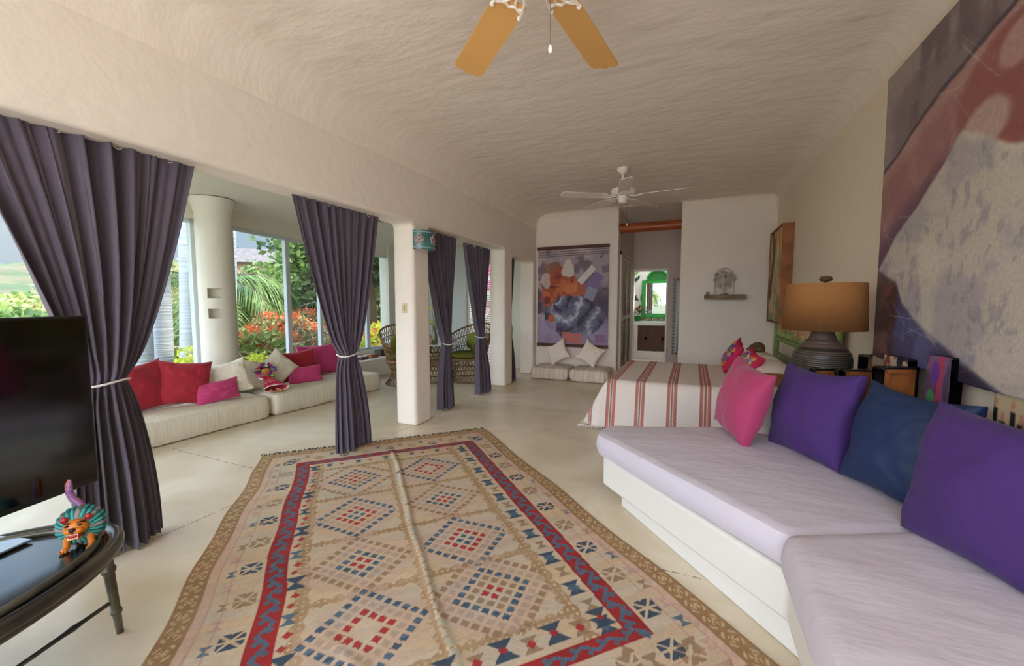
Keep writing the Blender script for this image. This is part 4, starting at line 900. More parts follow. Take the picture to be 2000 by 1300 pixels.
# ---- black oval table
def table():
    cx,cy,a,b=-2.23,-.12,.475,.965; r=empty('oval_table',(cx,cy,0),'black lacquered oval table with bamboo-style rim and legs','table')
    el=lambda s,q,z:(a*s*math.cos(q),b*s*math.sin(q) if True else 0,z)
    n=96; Q=np.linspace(0,2*math.pi,n+1)[:-1]
    MB().prism([(a*.97*math.cos(q),b*.985*math.sin(q)) for q in Q],.475,.499).build('table_top',M_dark,r,smooth=True)
    MB().tube([el(1,q,.487) for q in Q],.026,12,close=True).build('outer_rim',M_bamboo,r,smooth=True)
    MB().tube([(( a-.055)*math.cos(q),(b-.055)*math.sin(q),.507) for q in Q],.013,10,close=True).build('inner_rim',mat('silvered_rim','6e695a',.3,col2='3c3a30',vs=8,metal=.4),r,smooth=True)
    MB().tube([el(.985,q,.455) for q in Q],.018,10,close=True).build('apron',M_bamboo,r,smooth=True)
    legs=[(.04,.93,-.04,.98),(.44,.42,.49,.45),(.44,-.42,.49,-.45),(.04,-.93,-.04,-.98),(-.43,.42,-.48,.45),(-.43,-.42,-.48,-.45)]
    legs=[(.05,.92,-.035,.985),(.05,-.92,-.035,-.985),(-.43,.40,-.47,.44),(-.43,-.40,-.47,-.44),(.42,-.40,.46,-.44)]
    for x0,y0,x1,y1 in legs:
        p0=np.array([x0,y0,.47]); p1=np.array([x1,y1,0]); m=MB(); ts=[0,.26,.27,.29,.31,.32,.72,.73,.75,.77,.78,1]; rs=[.021,.020,.024,.026,.024,.019,.016,.019,.021,.019,.015,.013]
        m.tube([p0+(p1-p0)*t for t in ts],rs,14); m.build('leg',M_bamboo,r,smooth=True)
    for (xa,ya),(xb,yb) in [((-.01,.955),(.44,-.42)),((-.01,-.955),(-.45,.42))]:
        p0=np.array([xa,ya,.17]); p1=np.array([xb,yb,.15]); ts=np.linspace(0,1,41); m=MB(); m.tube([p0+(p1-p0)*t for t in ts],[.009+(.004 if i%8==4 else 0) for i in range(41)],10); m.build('stretcher',M_bamboo,r,smooth=True)
table()
# ---- painted lion figurine
def lion():
    r=empty('lion_figurine',(-2.175,.742,.50),'small painted wooden lion figurine with teal ribbed mane on the black table','figurine',rz=math.radians(-38))
    # local: faces +x
    n,m=120,40; A_,T_=np.meshgrid(np.linspace(0,2*math.pi,n,endpoint=False),np.linspace(.06,math.pi-.06,m)); rib=np.cos(A_*24)
    R_=.074*np.sin(T_)**.85*(1+.05*rib); X_=-.045*np.cos(T_)*-1*1.0
    P=np.stack([.004+.046*np.cos(T_),R_*np.cos(A_),.082+R_*np.sin(A_)*1.0],-1)
    c=np.ones(A_.shape+(3,))*hx('1d7f7c'); over(c,(rib>.3)*1.0,'2a9a8e'); over(c,(rib<-.45)*1.0,'2c3a3c'); over(c,(np.floor(A_*24/(2*math.pi)+.5)%3==0)*1.0,'8d8078',.85); over(c,(((T_*14)%1)<.25)*1.0,'17404a',.5)
    grid('mane',P,M_attr2,r,cols=c,wrap_u=True)
    org=mat('orange_paint','c87018',.4); rd=mat('red_paint','9e1410',.35); bk=mat('black_paint','140d10',.4); wh=mat('cream_paint','e0c8a0',.4)
    f=MB(); f.ball((.052,0,.092),(.026,.036,.032),20,14); f.ball((.072,.013,.088),(.014,.016,.013),14,10); f.ball((.072,-.013,.088),(.014,.016,.013),14,10); f.ball((.066,0,.06),(.014,.022,.010),14,8); f.build('face',org,r,smooth=True)
    mo=MB(); mo.ball((.072,0,.070),(.013,.023,.013),16,10); mo.build('mouth',rd,r,smooth=True)
    te=MB()
    for s in (-1,1):
        te.lathe([(.0035,0),(0,-.011)],8,(.083,.014*s,.080)); te.lathe([(.003,0),(0,.009)],8,(.083,.013*s,.062))
    for k in range(-2,3): te.box(.082,.086,k*.0055-.0022,k*.0055+.0022,.060,.065); te.box(.083,.086,k*.004-.0016,k*.004+.0016,.077,.080)
    te.build('teeth',wh,r)
    no=MB(); no.ball((.086,0,.096),(.007,.010,.008),12,8)
    for s in (-1,1): no.ball((.073,.018*s,.108),(.006,.007,.004),10,8); no.tube([(.066,.006*s,.113),(.068,.018*s,.118),(.06,.030*s,.113)],.003,6)
    no.build('nose_and_eyes',bk,r,smooth=True)
    for s in (-1,1): MB().ball((.045,.034*s,.124),(.008,.012,.012),12,8).build('ear',rd,r,smooth=True)
    MB().ball((-.03,0,.072),(.06,.036,.036),18,12).build('body',mat('teal_body','1f5a66',.4),r,smooth=True)
    for x_,s in ((.035,1),(.035,-1),(-.06,1),(-.06,-1)):
        l=MB(); l.tube([(x_-.005,.028*s,.06),(x_,.034*s,.03),(x_+.002,.036*s,.010)],[.014,.011,.010],10); l.ball((x_+.010,.037*s,.008),(.016,.012,.008),12,8)
        for k in (-1,0,1): l.ball((x_+.025,.037*s+k*.008,.006),(.009,.004,.0055),8,6)
        l.build('leg',org,r,smooth=True)
    tl=[(-.085,0,.085),(-.10,0,.115),(-.088,-.0,.145),(-.075,0,.17),(-.078,0,.20),(-.086,0,.225)]
    tl=[(-.07,-.01,.10),(-.085,-.03,.130),(-.09,-.052,.155),(-.09,-.062,.185),(-.09,-.06,.215),(-.09,-.056,.235)]
    MB().tube(tl,[.012,.013,.013,.012,.010,.004],12).build('tail',mat('purple_stripes','7a4a86',.4,col2='a06a8a',vs=60,stretch=(.1,.1,3)),r,smooth=True)
    MB().tube([(x_-.007,y_-.007,z_) for x_,y_,z_ in tl],[.008]*5+[.002],8).build('tail_back',org,r,smooth=True)
lion()
# ---- sunroom day mattresses
M_day=mat('cream_woven_cotton','ddd6c2',.9,bump=.35,bs=9,bd=.006,stretch=(5,5,.08),col2='d3c9b3',vs=8)
mattress('day_mattress',[(-4.86,1.35),(-4.80,3.43),(-5.30,3.45),(-5.38,2.9),(-5.50,1.35)],0,.285,M_day,'long cream woven floor mattress with red cushions, nearer the camera','floor mattress','long floor mattresses in the sunroom',rad=.06,noise=.012,seed=3)
mattress('day_mattress',[(-4.79,3.46),(-4.70,5.32),(-5.42,5.36),(-5.48,3.9),(-5.30,3.48)],0,.285,M_day,'long cream woven floor mattress farther along the windows, with the rag doll','floor mattress','long floor mattresses in the sunroom',rad=.06,noise=.012,seed=5)
sc1=MB()
G='cushions along the sunroom windows'
cushion('throw_cushion','crimson cushion closest to the nearest curtain, first in the sunroom row','cushion',.54,.52,.20,(-5.28,2.30),4,14,M_red,.285,roll=6,seed=11,group=G)
cushion('throw_cushion','crimson cushion tilted over, second from the nearest curtain','cushion',.50,.50,.20,(-5.20,2.68),-20,16,M_red,.285,roll=-8,seed=12,group=G)
cushion('throw_cushion','small oblong magenta cushion in front of the two crimson ones','cushion',.44,.25,.14,(-5.03,2.93),-14,12,M_pink,.285,roll=5,seed=13,group=G)
cushion('throw_cushion','cream cushion leaning left against the column foot','cushion',.44,.42,.16,(-5.13,3.12),-34,14,M_canvas,.285,roll=14,seed=14,group=G)
cushion('throw_cushion','cream cushion behind the rag doll, on its left side','cushion',.40,.38,.17,(-5.25,3.55),-14,20,M_canvas,.285,roll=-14,seed=15,group=G)
cushion('throw_cushion','cream cushion standing on a corner to the right of the rag doll','cushion',.40,.40,.14,(-5.24,3.84),-20,18,M_canvas,.285,roll=42,seed=16,group=G)
cushion('throw_cushion','crimson oblong cushion leaning over the cream one below the window','cushion',.58,.44,.18,(-5.40,4.26),-24,14,M_red,.285,roll=4,seed=17,group=G)
cushion('throw_cushion','small oblong magenta cushion on the far mattress','cushion',.46,.25,.14,(-5.10,4.17),-24,12,M_pink,.285,roll=2,seed=18,group=G)
cushion('throw_cushion','large magenta cushion half hidden by the plum curtain','cushion',.66,.50,.18,(-5.46,4.74),-22,12,M_pink,.285,roll=2,seed=19,group=G)
# ---- rag doll
def doll():
    r=empty('rag_doll',(-5.04,3.55,.285),'rag doll with ribboned hair and red striped dress on the cream mattress','doll',rz=math.radians(-16)); r.scale=(1.15,1.15,1.15)
    # local +x faces the room; seated, leaning back
    q=random.Random(6); u,v=np.meshgrid(np.linspace(0,2*math.pi,60,endpoint=False),np.linspace(0,1,40))
    ax=np.array([.55,.12,-.42]); Rr=.03+.10*v**1.1; 
    X_=-.04+.17*v+ .25*Rr*np.cos(u)*.6; Y_=.01+.04*v+Rr*np.sin(u)*(1+.06*np.cos(9*u)*v); Z_=.165-.125*v+Rr*np.cos(u)*.45*(1-.3*v)+.01; Z_=np.maximum(Z_,.004)
    c=np.ones(u.shape+(3,))*hx('b01c3e'); 
    for a_,b_,k in ((.40,.46,'e0713a'),(.52,.56,'8a2a7a'),(.58,.64,'e08a7a'),(.70,.74,'5a2a7a'),(.86,.9,'c23a5a'),(.94,1.1,'e6d8c8')): over(c,((v>=a_)&(v<b_))*1.0,k)
    over(c,((v<.35)&(((v*20)%1)<.4))*1.0,'c8344a'); grid('dress',np.stack([X_,Y_,Z_],-1),M_attr,r,cols=c,wrap_u=True,solid=.002)
    sk=mat('doll_skin','c08050',.8); MB().ball((-.045,0,.235),(.045,.055,.045),20,14).ball((-.05,0,.17),(.035,.04,.05),16,10).build('head_and_body',sk,r,smooth=True)
    MB().ball((-.058,0,.245),(.048,.062,.05),18,12).build('hair',M_black,r,smooth=True)
    f=MB(); f.ball((.0,.018,.242),.005,8,6); f.ball((.0,-.018,.242),.005,8,6); f.build('eyes',M_black,r); MB().ball((.0,0,.222),(.004,.009,.004),10,6).build('mouth',M_red,r)
    cols=[mat('ribbon_'+n_,h_,.7) for n_,h_ in (('pink','d8337a'),('blue','23388f'),('purple','5f2a86'),('green','8fae35'),('white','d9dbe4'),('teal','2a5f8a'),('crimson','c22448'))]
    for i in range(22):
        a=math.radians(-35+i*250/21); y_=.075*math.cos(a)*1.15; z_=.245+.062*math.sin(a); T=Matrix.Translation((-.05+q.uniform(-.01,.02),-y_,z_))@Matrix.Rotation(-(math.pi-a)+q.uniform(-.3,.3),4,'X')
        b=MB(); b.add([T@Vector(p) for p in [(-.006,-.03,-.012),(-.006,.0,-.004),(-.006,.03,-.014),(-.006,.03,.014),(-.006,0,.004),(-.006,-.03,.012),(.01,-.03,-.012),(.006,.0,-.004),(.01,.03,-.014),(.01,.03,.014),(.006,0,.004),(.01,-.03,.012)]],[(0,1,4,5),(1,2,3,4),(7,6,11,10),(8,7,10,9),(0,6,7,1),(1,7,8,2),(2,8,9,3),(3,9,10,4),(4,10,11,5),(5,11,6,0)])
        b.build('ribbon',cols[i%7],r)
    for s,k in ((-1,0),(1,3)):
        MB().tube([(-.04,.035*s,.19),(-.01,.07*s,.165),(.02,.05*s,.15)],[.018,.017,.012],10).build('arm',cols[4] if k==0 else cols[1],r,smooth=True); MB().ball((.025,.045*s,.15),.013,10,8).build('hand',sk,r,smooth=True)
        MB().ball((-.0,.06*s,.18),(.02,.022,.018),10,8).build('pompom',cols[k],r,smooth=True)
        MB().tube([(.10,.03*s+.03,.035),(.15,.045*s+.035,.03),(.175,.05*s+.035,.02)],[.016,.016,.012],10).build('leg',sk,r,smooth=True)
doll()
# ---- little boxes on the bench
def tbox(label,x,y,l,w_,h,m,rz):
    o=MB().box(-w_/2,w_/2,-l/2,l/2,0,h).build('wooden_box',m,bevel=.004); o.location=(x,y,.365); o.rotation_euler=(0,0,rz); props(o,label,'box','boxes on the window bench'); return o
tbox('small reddish wooden box on the bench, nearest the curtain',-5.70,5.93,.20,.12,.05,M_brownwood,.1)
tbox('small orange wooden box on the bench between the reddish and the dark one',-5.72,6.22,.22,.12,.065,M_orangewood,.1)
o=tbox('dark blue and grey box with worn brown side on the bench',-5.80,6.60,.34,.16,.13,mat('worn_dark_box','3c4650',.7,col2='4a3524',vs=6),.1)
tbox('brown wooden crate on the bench beside the wicker armchair',-5.74,7.02,.36,.18,.14,mat('brown_crate','7a5c3a',.7,col2='54391f',vs=8),.05)
# ---- wicker
def lattice(b,prof,a0,a1,n,turn,r=.006,c=(0,0,0)):
    """two families of slanting canes on a surface of revolution; prof(t)->(radius,z)"""
    for d in (-1,1):
        for i in range(n):
            a=a0+(a1-a0)*i/n; pts=[]
            for k in range(13):
                t=k/12; R_,z=prof(t); q=a+d*turn*t
                if a1-a0<6: q=min(max(q,a0),a1)
                pts.append((c[0]+R_*math.cos(q),c[1]+R_*math.sin(q),c[2]+z))
            b.tube(pts,r,4,caps=False)
def ringp(R_,z,n=40,a0=0,a1=2*math.pi): return [(R_*math.cos(a),R_*math.sin(a),z) for a in (np.linspace(a0,a1,n+1)[:-1] if a1-a0>6.2 else np.linspace(a0,a1,n))]
def wicker_chair(loc,rz,label,hgt=.0,cush=True):
    r=empty('wicker_armchair',loc,label,'wicker chair','wicker furniture in the sunroom',rz=rz)
    base=lambda t:(.27+.10*abs(2*t-1)**1.6,.02+.40*t)
    b=MB(); lattice(b,base,0,2*math.pi,30,.8,.006); 
    for t in (0,.25,.5,.75,1): R_,z=base(t); b.tube(ringp(R_,z),.012 if t in (0,1) else .008,6,close=True)
    b.build('woven_base',M_wick,r)
    MB().lathe([(0,.40),(.36,.40),(.37,.42),(.36,.44),(0,.44)],36).build('seat',M_wick,r,smooth=True)
    # back: opens towards -x, rises behind
    a0,a1=-2.2,2.2
    def rim(a): return .44+.20+(.34+hgt)*max(0,math.cos(a*.62))**1.3
    b=MB(); n=34
    for d in (-1,1):
        for i in range(n):
            a=a0+(a1-a0)*(i+.5)/n; pts=[]
            for k in range(11):
                t=k/10; q=a+d*.35*t
                if abs(q)>a1: break
                zt=rim(q); pts.append(((.34+.12*t)*math.cos(q),(.34+.12*t)*math.sin(q),.43+(zt-.43)*t))
            if len(pts)>1: b.tube(pts,.006,4,caps=False)
    b.tube([((.46)*math.cos(a),.46*math.sin(a),rim(a)) for a in np.linspace(a0,a1,40)],.016,8)
    for t in (.35,.7): b.tube([((.34+.12*t)*math.cos(a),(.34+.12*t)*math.sin(a),.43+(rim(a)-.43)*t) for a in np.linspace(a0,a1,40)],.008,6)
    b.build('woven_back',M_wick,r)
    if cush:
        g=mat('olive_green_cushion','6a6e1a',.85,bump=.3,bs=20,bd=.005)
        MB().lathe([(0,.44),(.28,.44),(.32,.47),(.32,.50),(.28,.53),(0,.54)],36).build('seat_cushion',g,r,smooth=True)
        k=MB().ball((.20,0,.70),(.08,.23,.19),22,14).build('back_cushion',g,r,smooth=True)
    return r
wicker_chair((-3.80,6.62,0),math.radians(75),'brown wicker armchair with olive green cushions seen between two curtains',.06)
wicker_chair((-4.66,5.92,0),math.radians(150),'brown wicker armchair mostly hidden behind the pillar with the switch',.05,True)
tbw=empty('wicker_table',(-4.35,6.35,0),'round glass topped wicker table behind the curtain by the teal lamp','table','wicker furniture in the sunroom')
b=MB(); pf=lambda t:(.22+.13*abs(2*t-1)**1.6,.01+.68*t); lattice(b,pf,0,2*math.pi,28,.9,.006)
for t in (0,.3,.5,.7,1): R_,z=pf(t); b.tube(ringp(R_,z),.012,6,close=True)
b.build('woven_pedestal',M_wick,tbw); MB().lathe([(0,.695),(.55,.695),(.555,.702),(.55,.71),(0,.71)],48).build('glass_top',mat('pale_glass','cfdcd8',.08,coat=1),tbw,smooth=True)
vz=empty('flower_vase',(-4.32,6.30,.71),'slim vase with yellow flowers on the wicker table','vase')
MB().lathe([(0,0),(.05,0),(.06,.05),(.05,.16),(.035,.22),(.045,.25),(.035,.25),(0,.2)],24).build('vase_body',mat('grey_vase','6f7560',.3),vz,smooth=True)
b=MB(); b2=MB(); q=random.Random(2)
for i in range(16):
    p=(q.uniform(-.17,.17),q.uniform(-.17,.17),q.uniform(.38,.72)); b.tube([(0,0,.2),(p[0]*.4,p[1]*.4,p[2]*.7),p],.003,4); b2.ball(p,(.026,.026,.02),8,6)
b.build('stems',mat('stem_green','4f6b2a',.7),vz); b2.build('blossoms',mat('yellow_blossom','d9c02a',.7),vz)
# ---- slatted shutter in the sunroom end wall
sh_=empty('slatted_shutter',(-4.34,8.38,0),'tall white slatted shutter at the end of the sunroom','shutter')
fr=MB(); fr.box(-.47,-.42,-.03,.03,0,2.35); fr.box(.42,.47,-.03,.03,0,2.35); fr.box(-.42,.42,-.03,.03,0,.06); fr.box(-.42,.42,-.03,.03,2.29,2.35); fr.build('frame',M_white,sh_)
s0=None
for i in range(46):
    z=.09+i*.048
    if s0 is None:
        T=Matrix.Rotation(math.radians(25),4,'X'); s0=MB().box(-.42,.42,-.026,.026,-.004,.004,T).build('slat',M_white,sh_); s0.location=(0,0,z)
    else:
        c=s0.copy(); C.objects.link(c); c.parent=sh_; c.location=(0,0,z)
# ---- wrought iron hanging lantern in the sunroom
ln=empty('iron_lantern',(-4.15,4.62,2.68),'curled wrought iron light hanging from the sunroom ceiling beside the curtain','hanging light')
mi_=mat('rusted_iron','4a3524',.6,metal=.5)
b=MB(); b.tube([(0,0,.04),(0,0,-.04)],.006,6)
for k in range(6):
    a=k*math.pi/3; b.tube([((.02+.16*s)*math.cos(a),(.02+.16*s)*math.sin(a),-.02-.07*math.sin(s*math.pi)) for s in np.linspace(0,1,10)],.004,5); b.tube([(.17*math.cos(a)+.03*math.cos(q)*math.cos(a),.17*math.sin(a)+.03*math.cos(q)*math.sin(a),-.02+.03*math.sin(q)) for q in np.linspace(0,2*math.pi,12)[:-1]],.0035,5,close=True)
b.tube(ringp(.19,-.03),.004,5,close=True); b.build('iron_scrolls',mi_,ln)
MB().lathe([(0,.04),(.05,.04),(.05,.03),(0,.02)],16).build('ceiling_rose',mi_,ln,smooth=True)
# ---- closet doors in the passage
def louver(label,y0,y1):
    r=empty('louvred_door',(-1.27,(y0+y1)/2,0),label,'closet door','louvred closet doors in the passage')
    m=mat('cream_door','d6cab8',.5); x0,x1=-.02,.015; h=2.34; a,b_=y0-(y0+y1)/2,y1-(y0+y1)/2
    f=MB(); f.box(x0,x1,a,a+.06,.02,h); f.box(x0,x1,b_-.06,b_,.02,h); f.box(x0,x1,a+.06,b_-.06,.02,.12); f.box(x0,x1,a+.06,b_-.06,h-.08,h); f.box(x0,x1,a+.06,b_-.06,1.1,1.18); f.build('door_frame',m,r,bevel=.004)
    s=MB()
    for i in range(60):
        z=.15+i*.0365
        if 1.08<z<1.2: continue
        T=Matrix.Translation((0,0,z))@Matrix.Rotation(math.radians(-35),4,'Y'); s.box(-.02,.02,a+.06,b_-.06,-.003,.003,T)
    s.build('louvres',m,r)
louver('cream louvred closet door at the mouth of the passage',8.16,8.78); louver('cream louvred closet door deeper in the passage',8.80,9.42)
f=MB(); f.box(-1.29,-1.262,8.10,8.15,0,2.42); f.box(-1.29,-1.262,9.43,9.48,0,2.42); f.box(-1.29,-1.262,8.10,9.48,2.36,2.42); props(f.build('trim_3',mat('cream_trim','d6cab8',.5)),kind='structure')
# ---- tiled mirror frame on the passage back wall
tm=empty('tiled_mirror',(-.05,10.03,.25),'tall wall mirror edged with small diamond tiles at the end of the passage','mirror')
MB().box(-.26,.16,-.01,.01,.08,1.66).build('mirror_glass',mat('mirror_glass','6f6a58',.35,metal=.6),tm); 
f=MB(); f.box(-.28,-.26,-.016,.012,.06,1.68); f.box(.16,.18,-.016,.012,.06,1.68); f.box(-.28,.18,-.016,.012,.06,.08); f.box(-.28,.18,-.016,.012,1.66,1.68); f.build('mirror_frame',M_frame,tm)
mt_=mat('olive_tile','6b634f',.4); pl_=mat('pale_tile','c9c0ae',.4); t0=None
pos=[(-.33,.03+i*.0735) for i in range(24)]+[(-.33+k*.075,.03) for k in range(1,7)]+[(-.33+k*.075,.03+23*.0735) for k in range(1,7)]
for x_,z_ in pos:
    if t0 is None:
        t0=MB().add([(0,-.008,-.034),(.034,-.008,0),(0,-.008,.034),(-.034,-.008,0),(0,.012,-.034),(.034,.012,0),(0,.012,.034),(-.034,.012,0)],[(0,1,2,3),(7,6,5,4),(0,4,5,1),(1,5,6,2),(2,6,7,3),(3,7,4,0)]).build('diamond_tile',mt_,tm); t0.location=(x_,0,z_)
    else:
        c=t0.copy(); C.objects.link(c); c.parent=tm; c.location=(x_,0,z_)
# ---- vanity, mirror, pots in the bathroom
vn_=empty('vanity_cabinet',(-.85,11.2,0),'white masonry vanity with two dark wooden doors under the green mirror','vanity')
MB().box(-1.40,.2,10.92,11.58,0,.20).build('plinth',M_base,vn_,w=True,bevel=.01); MB().box(-1.40,-1.27,10.97,11.58,.20,.86).build('side_wall',M_base,vn_,w=True); MB().box(-1.27,.2,11.02,11.58,.20,.86).build('body',M_base,vn_,w=True)
MB().box(-1.44,.24,10.90,11.58,.86,.95).build('counter_top',mat('pale_counter','c7cfc2',.4),vn_,w=True,bevel=.01)
md=mat('rustic_brown_door','5a3319',.55,col2='3a1e0d',vs=5,stretch=(8,1,1))
for x_ in (-1.26,-.86,-.46):
    d_=MB().box(x_,x_+.39,10.98,11.02,.21,.85).build('door',md,vn_,w=True,bevel=.004)
    k=MB(); w_=.39
    for s in (-1,1):
        Tm=Matrix.Translation((x_+w_/2,10.975,.53))@Matrix.Rotation(s*math.atan2(.6,.36),4,'Y'); k.box(-.33,.33,-.008,.0,-.028,.028,Tm)
    k.box(x_,x_+.05,10.965,10.98,.21,.85); k.box(x_+.34,x_+.39,10.965,10.98,.21,.85); 
    k.v=[(a-vn_.location.x,b-vn_.location.y,c) for a,b,c in k.v]; bm_=k.build('cross_brace',md,d_)
    k=MB().ball((x_+(.355 if x_<-1 else .035)-vn_.location.x,10.955-vn_.location.y,.52),.014,10,8).build('knob',mi_,d_,smooth=True)
mr_=empty('arched_mirror',(-.85,11.56,1.15),'mirror in a bright green frame with rounded top above the vanity','mirror')
G1=mat('bright_green_paint','0f8f26',.35); G2=mat('deep_green_paint','0b6f1e',.4)
f=MB(); f.box(-.40,-.30,-.05,.0,-.10,.88); f.box(.30,.40,-.05,0,-.10,.88); f.box(-.30,.30,-.05,0,-.10,0); f.box(-.30,.30,-.05,0,.80,.88); f.build('frame',G1,mr_,bevel=.008)
n=24; arc=[(.26*math.cos(a),.88+.26*math.sin(a)) for a in np.linspace(0,math.pi,n)]
f=MB(); f.add([(x_,y_,z_) for y_ in (-.04,0) for x_,z_ in arc],[tuple(range(n)),tuple(range(n,2*n))[::-1]]+[(i+1,i,n+i,n+i+1) for i in range(n-1)]+[(0,n-1,2*n-1,n)]); f.build('arched_top',G2,mr_)
MB().tube([(.26*math.cos(a),-.05,.88+.26*math.sin(a)) for a in np.linspace(0,math.pi,n)],.03,10).build('arch_moulding',G1,mr_,smooth=True)
MB().box(-.30,.30,-.02,-.012,0,.80).build('mirror_glass',mat('clear_mirror','e8e8e8',.01,metal=1),mr_)
tb_=MB(); tb_.box(-1.44,.24,11.54,11.575,.95,1.06); tbo=tb_.build('tile_strip',mat('patterned_tile','a8a25a',.4,col2='2a4a2a',vs=26)); props(origin(tbo,(-.6,11.56,.95)),'strip of small patterned tiles on the counter below the green mirror','tiles')
pp=empty('potted_plant',(-1.32,11.3,.95),'leafy plant in a dark green pot on the left end of the vanity','plant')
MB().lathe([(0,0),(.06,0),(.08,.14),(.07,.14),(0,.12)],20).build('pot',G2,pp,smooth=True)
b=MB(); q=random.Random(1)
for i in range(46):
    a=q.uniform(0,6.3); e=q.uniform(.1,1.2); L0=q.uniform(.12,.3); d=Vector((math.cos(a)*math.cos(e),math.sin(a)*math.cos(e),math.sin(e))); p=Vector((0,0,.13))+d*L0; s=d.cross(Vector((0,0,1))).normalized()*.03
    b.add([p-d*.05,p+s,p+d*.07,p-s],[(0,1,2,3)])
b.build('leaves',mat('dark_leaf','2f5a2a',.6,island=True,col2='8a4a2a'),pp)
# ================================================================ GARDEN
def terrain():
    nx,ny=150,150; a=np.linspace(0,1,nx); 
    X=-3.2-a**2.2*420; Yv=np.linspace(-1,1,ny); Yv=np.sign(Yv)*np.abs(Yv)**1.8*380+30
    xx,yy=np.meshgrid(X,Yv); d=np.maximum(0,-6.6-xx)
    z=-.25-.9*smooth(1,9,d)+.016*np.maximum(d-9,0)+ (fbm(xx*.03,yy*.03,3)-.5)*smooth(8,60,d)*6+smooth(40,160,d)*14*fbm(xx*.008+3,yy*.008,7)+smooth(14,60,np.maximum(yy-12,0)+0*d)*smooth(6,26,d)*3.5
    z=np.where(d<=0,-.25,z)
    c=np.ones(xx.shape+(3,))*hx('565f36'); over(c,smooth(.42,.6,fbm(xx*.25,yy*.25,4)),'72754a',.9); over(c,smooth(.5,.62,fbm(xx*.5,yy*.5,14)),'75654c',.9); over(c,smooth(.5,.6,fbm(xx*.12,yy*.12,24)),'4a5c36',.8)
    g=grid('ground',np.stack([xx,yy,z],-1),mat('scrub_ground','ffffff',.95,attr=True,bump=.8,bs=1.2,bd=.4),cols=c*.8); props(g,kind='structure')
terrain()
props(MB().box(-3.2,60,-60,-2.55,-.35,-.13).build('ground',mat('terrace_paving','d8cdb8',.8,var=.06,vs=2)),kind='structure')  # unseen terrace, added; paving kept pale to bounce sunlight onto the ceiling
props(MB().box(-3.2,60,13.1,60,-.35,-.13).build('ground',mat('yard','8f8a5a',.9)),kind='structure')
def ridge(name,dist,az0,az1,h0,seed,m,label):
    az=np.radians(np.linspace(az0,az1,90)); rows=[]
    for k,f in enumerate(np.linspace(0,1,14)):
        hh=h0*(.6+.8*fbm(np.degrees(az)*.06+seed,np.zeros_like(az)+seed,seed)); r_=dist*(1+.35*(f))
        rows.append(np.stack([-np.sin(az)*r_,np.cos(az)*r_,-8+(hh+8)*np.sin(f*math.pi/2)+0*az+(fbm(az*60,np.full_like(az,f*8),seed+5)-.5)*h0*.12],-1))
    o=grid(name,np.array(rows),m); props(o,kind='structure'); return o
ridge('hills',240,30,120,20,3,mat('green_hill','33422a',.95,col2='4a5436',vs=.06,bump=1,bs=.3,bd=2),'')
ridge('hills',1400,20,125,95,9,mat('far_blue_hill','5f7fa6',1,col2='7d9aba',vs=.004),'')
def leaves(P,size,rng,flat=.6,aspect=1.7):
    """P (n,3) -> leaf quads with random facing"""
    n=len(P); d=rng.normal(size=(n,3)); d/=np.linalg.norm(d,axis=1)[:,None]; e=rng.normal(size=(n,3)); e-=d*(e*d).sum(1)[:,None]; e/=np.linalg.norm(e,axis=1)[:,None]
    s=size*rng.uniform(.6,1.3,(n,1)); nrm=np.cross(d,e)
    v=np.stack([P-d*s,P+e*s/aspect+nrm*s*.12,P+d*s,P-e*s/aspect+nrm*s*.12],1); return v
def leafmesh(name,V,m,parent,w=True):
    n=len(V); me=bpy.data.meshes.new(name); me.vertices.add(n*4); me.vertices.foreach_set('co',V.reshape(-1)); me.loops.add(n*4); me.loops.foreach_set('vertex_index',np.arange(n*4,dtype=np.int32)); me.polygons.add(n); me.polygons.foreach_set('loop_start',np.arange(n,dtype=np.int32)*4); me.update(calc_edges=True)
    return link(name,me,m,parent,w,False)
def blob(n,c,r,rng,shell=.45):
    d=rng.normal(size=(n,3)); d/=np.linalg.norm(d,axis=1)[:,None]; k=rng.uniform(shell,1,(n,1))**.6
    bump_=1+.22*np.sin(d[:,:1]*5+c[0])*np.cos(d[:,1:2]*4+c[1])+.15*np.sin(d[:,2:]*9)
    return np.array(c)+d*k*bump_*np.array(r)
def leafmat(name,cols,tr=.35): return mat(name,cols[0],.6,island=True,col2=cols[1:],translucent=tr)
LM={'dark':leafmat('dark_tree_leaf',['34472a','4a6036','5f7444']),'mid':leafmat('tree_leaf',['48632f','6a8442','8a9c55']),'lime':leafmat('lime_leaf',['74843f','93a258','b0b672']),'dry':leafmat('dry_scrub_leaf',['7a6f4a','9a8c58','a9a468']),
    'orange':leafmat('orange_blossom',['e2603c','ee7a48','f59a68'],.4),'yellow':leafmat('yellow_leaf',['b9cc30','e0e050','f0ea7a'],.4),'pinkf':leafmat('pink_bract',['c0306a','d84a86','e878a0'],.4)}
M_bark=mat('brown_bark','5a4836',.9,bump=.6,bs=12,bd=.03); M_twig=mat('pale_twigs','b9aa94',.8)
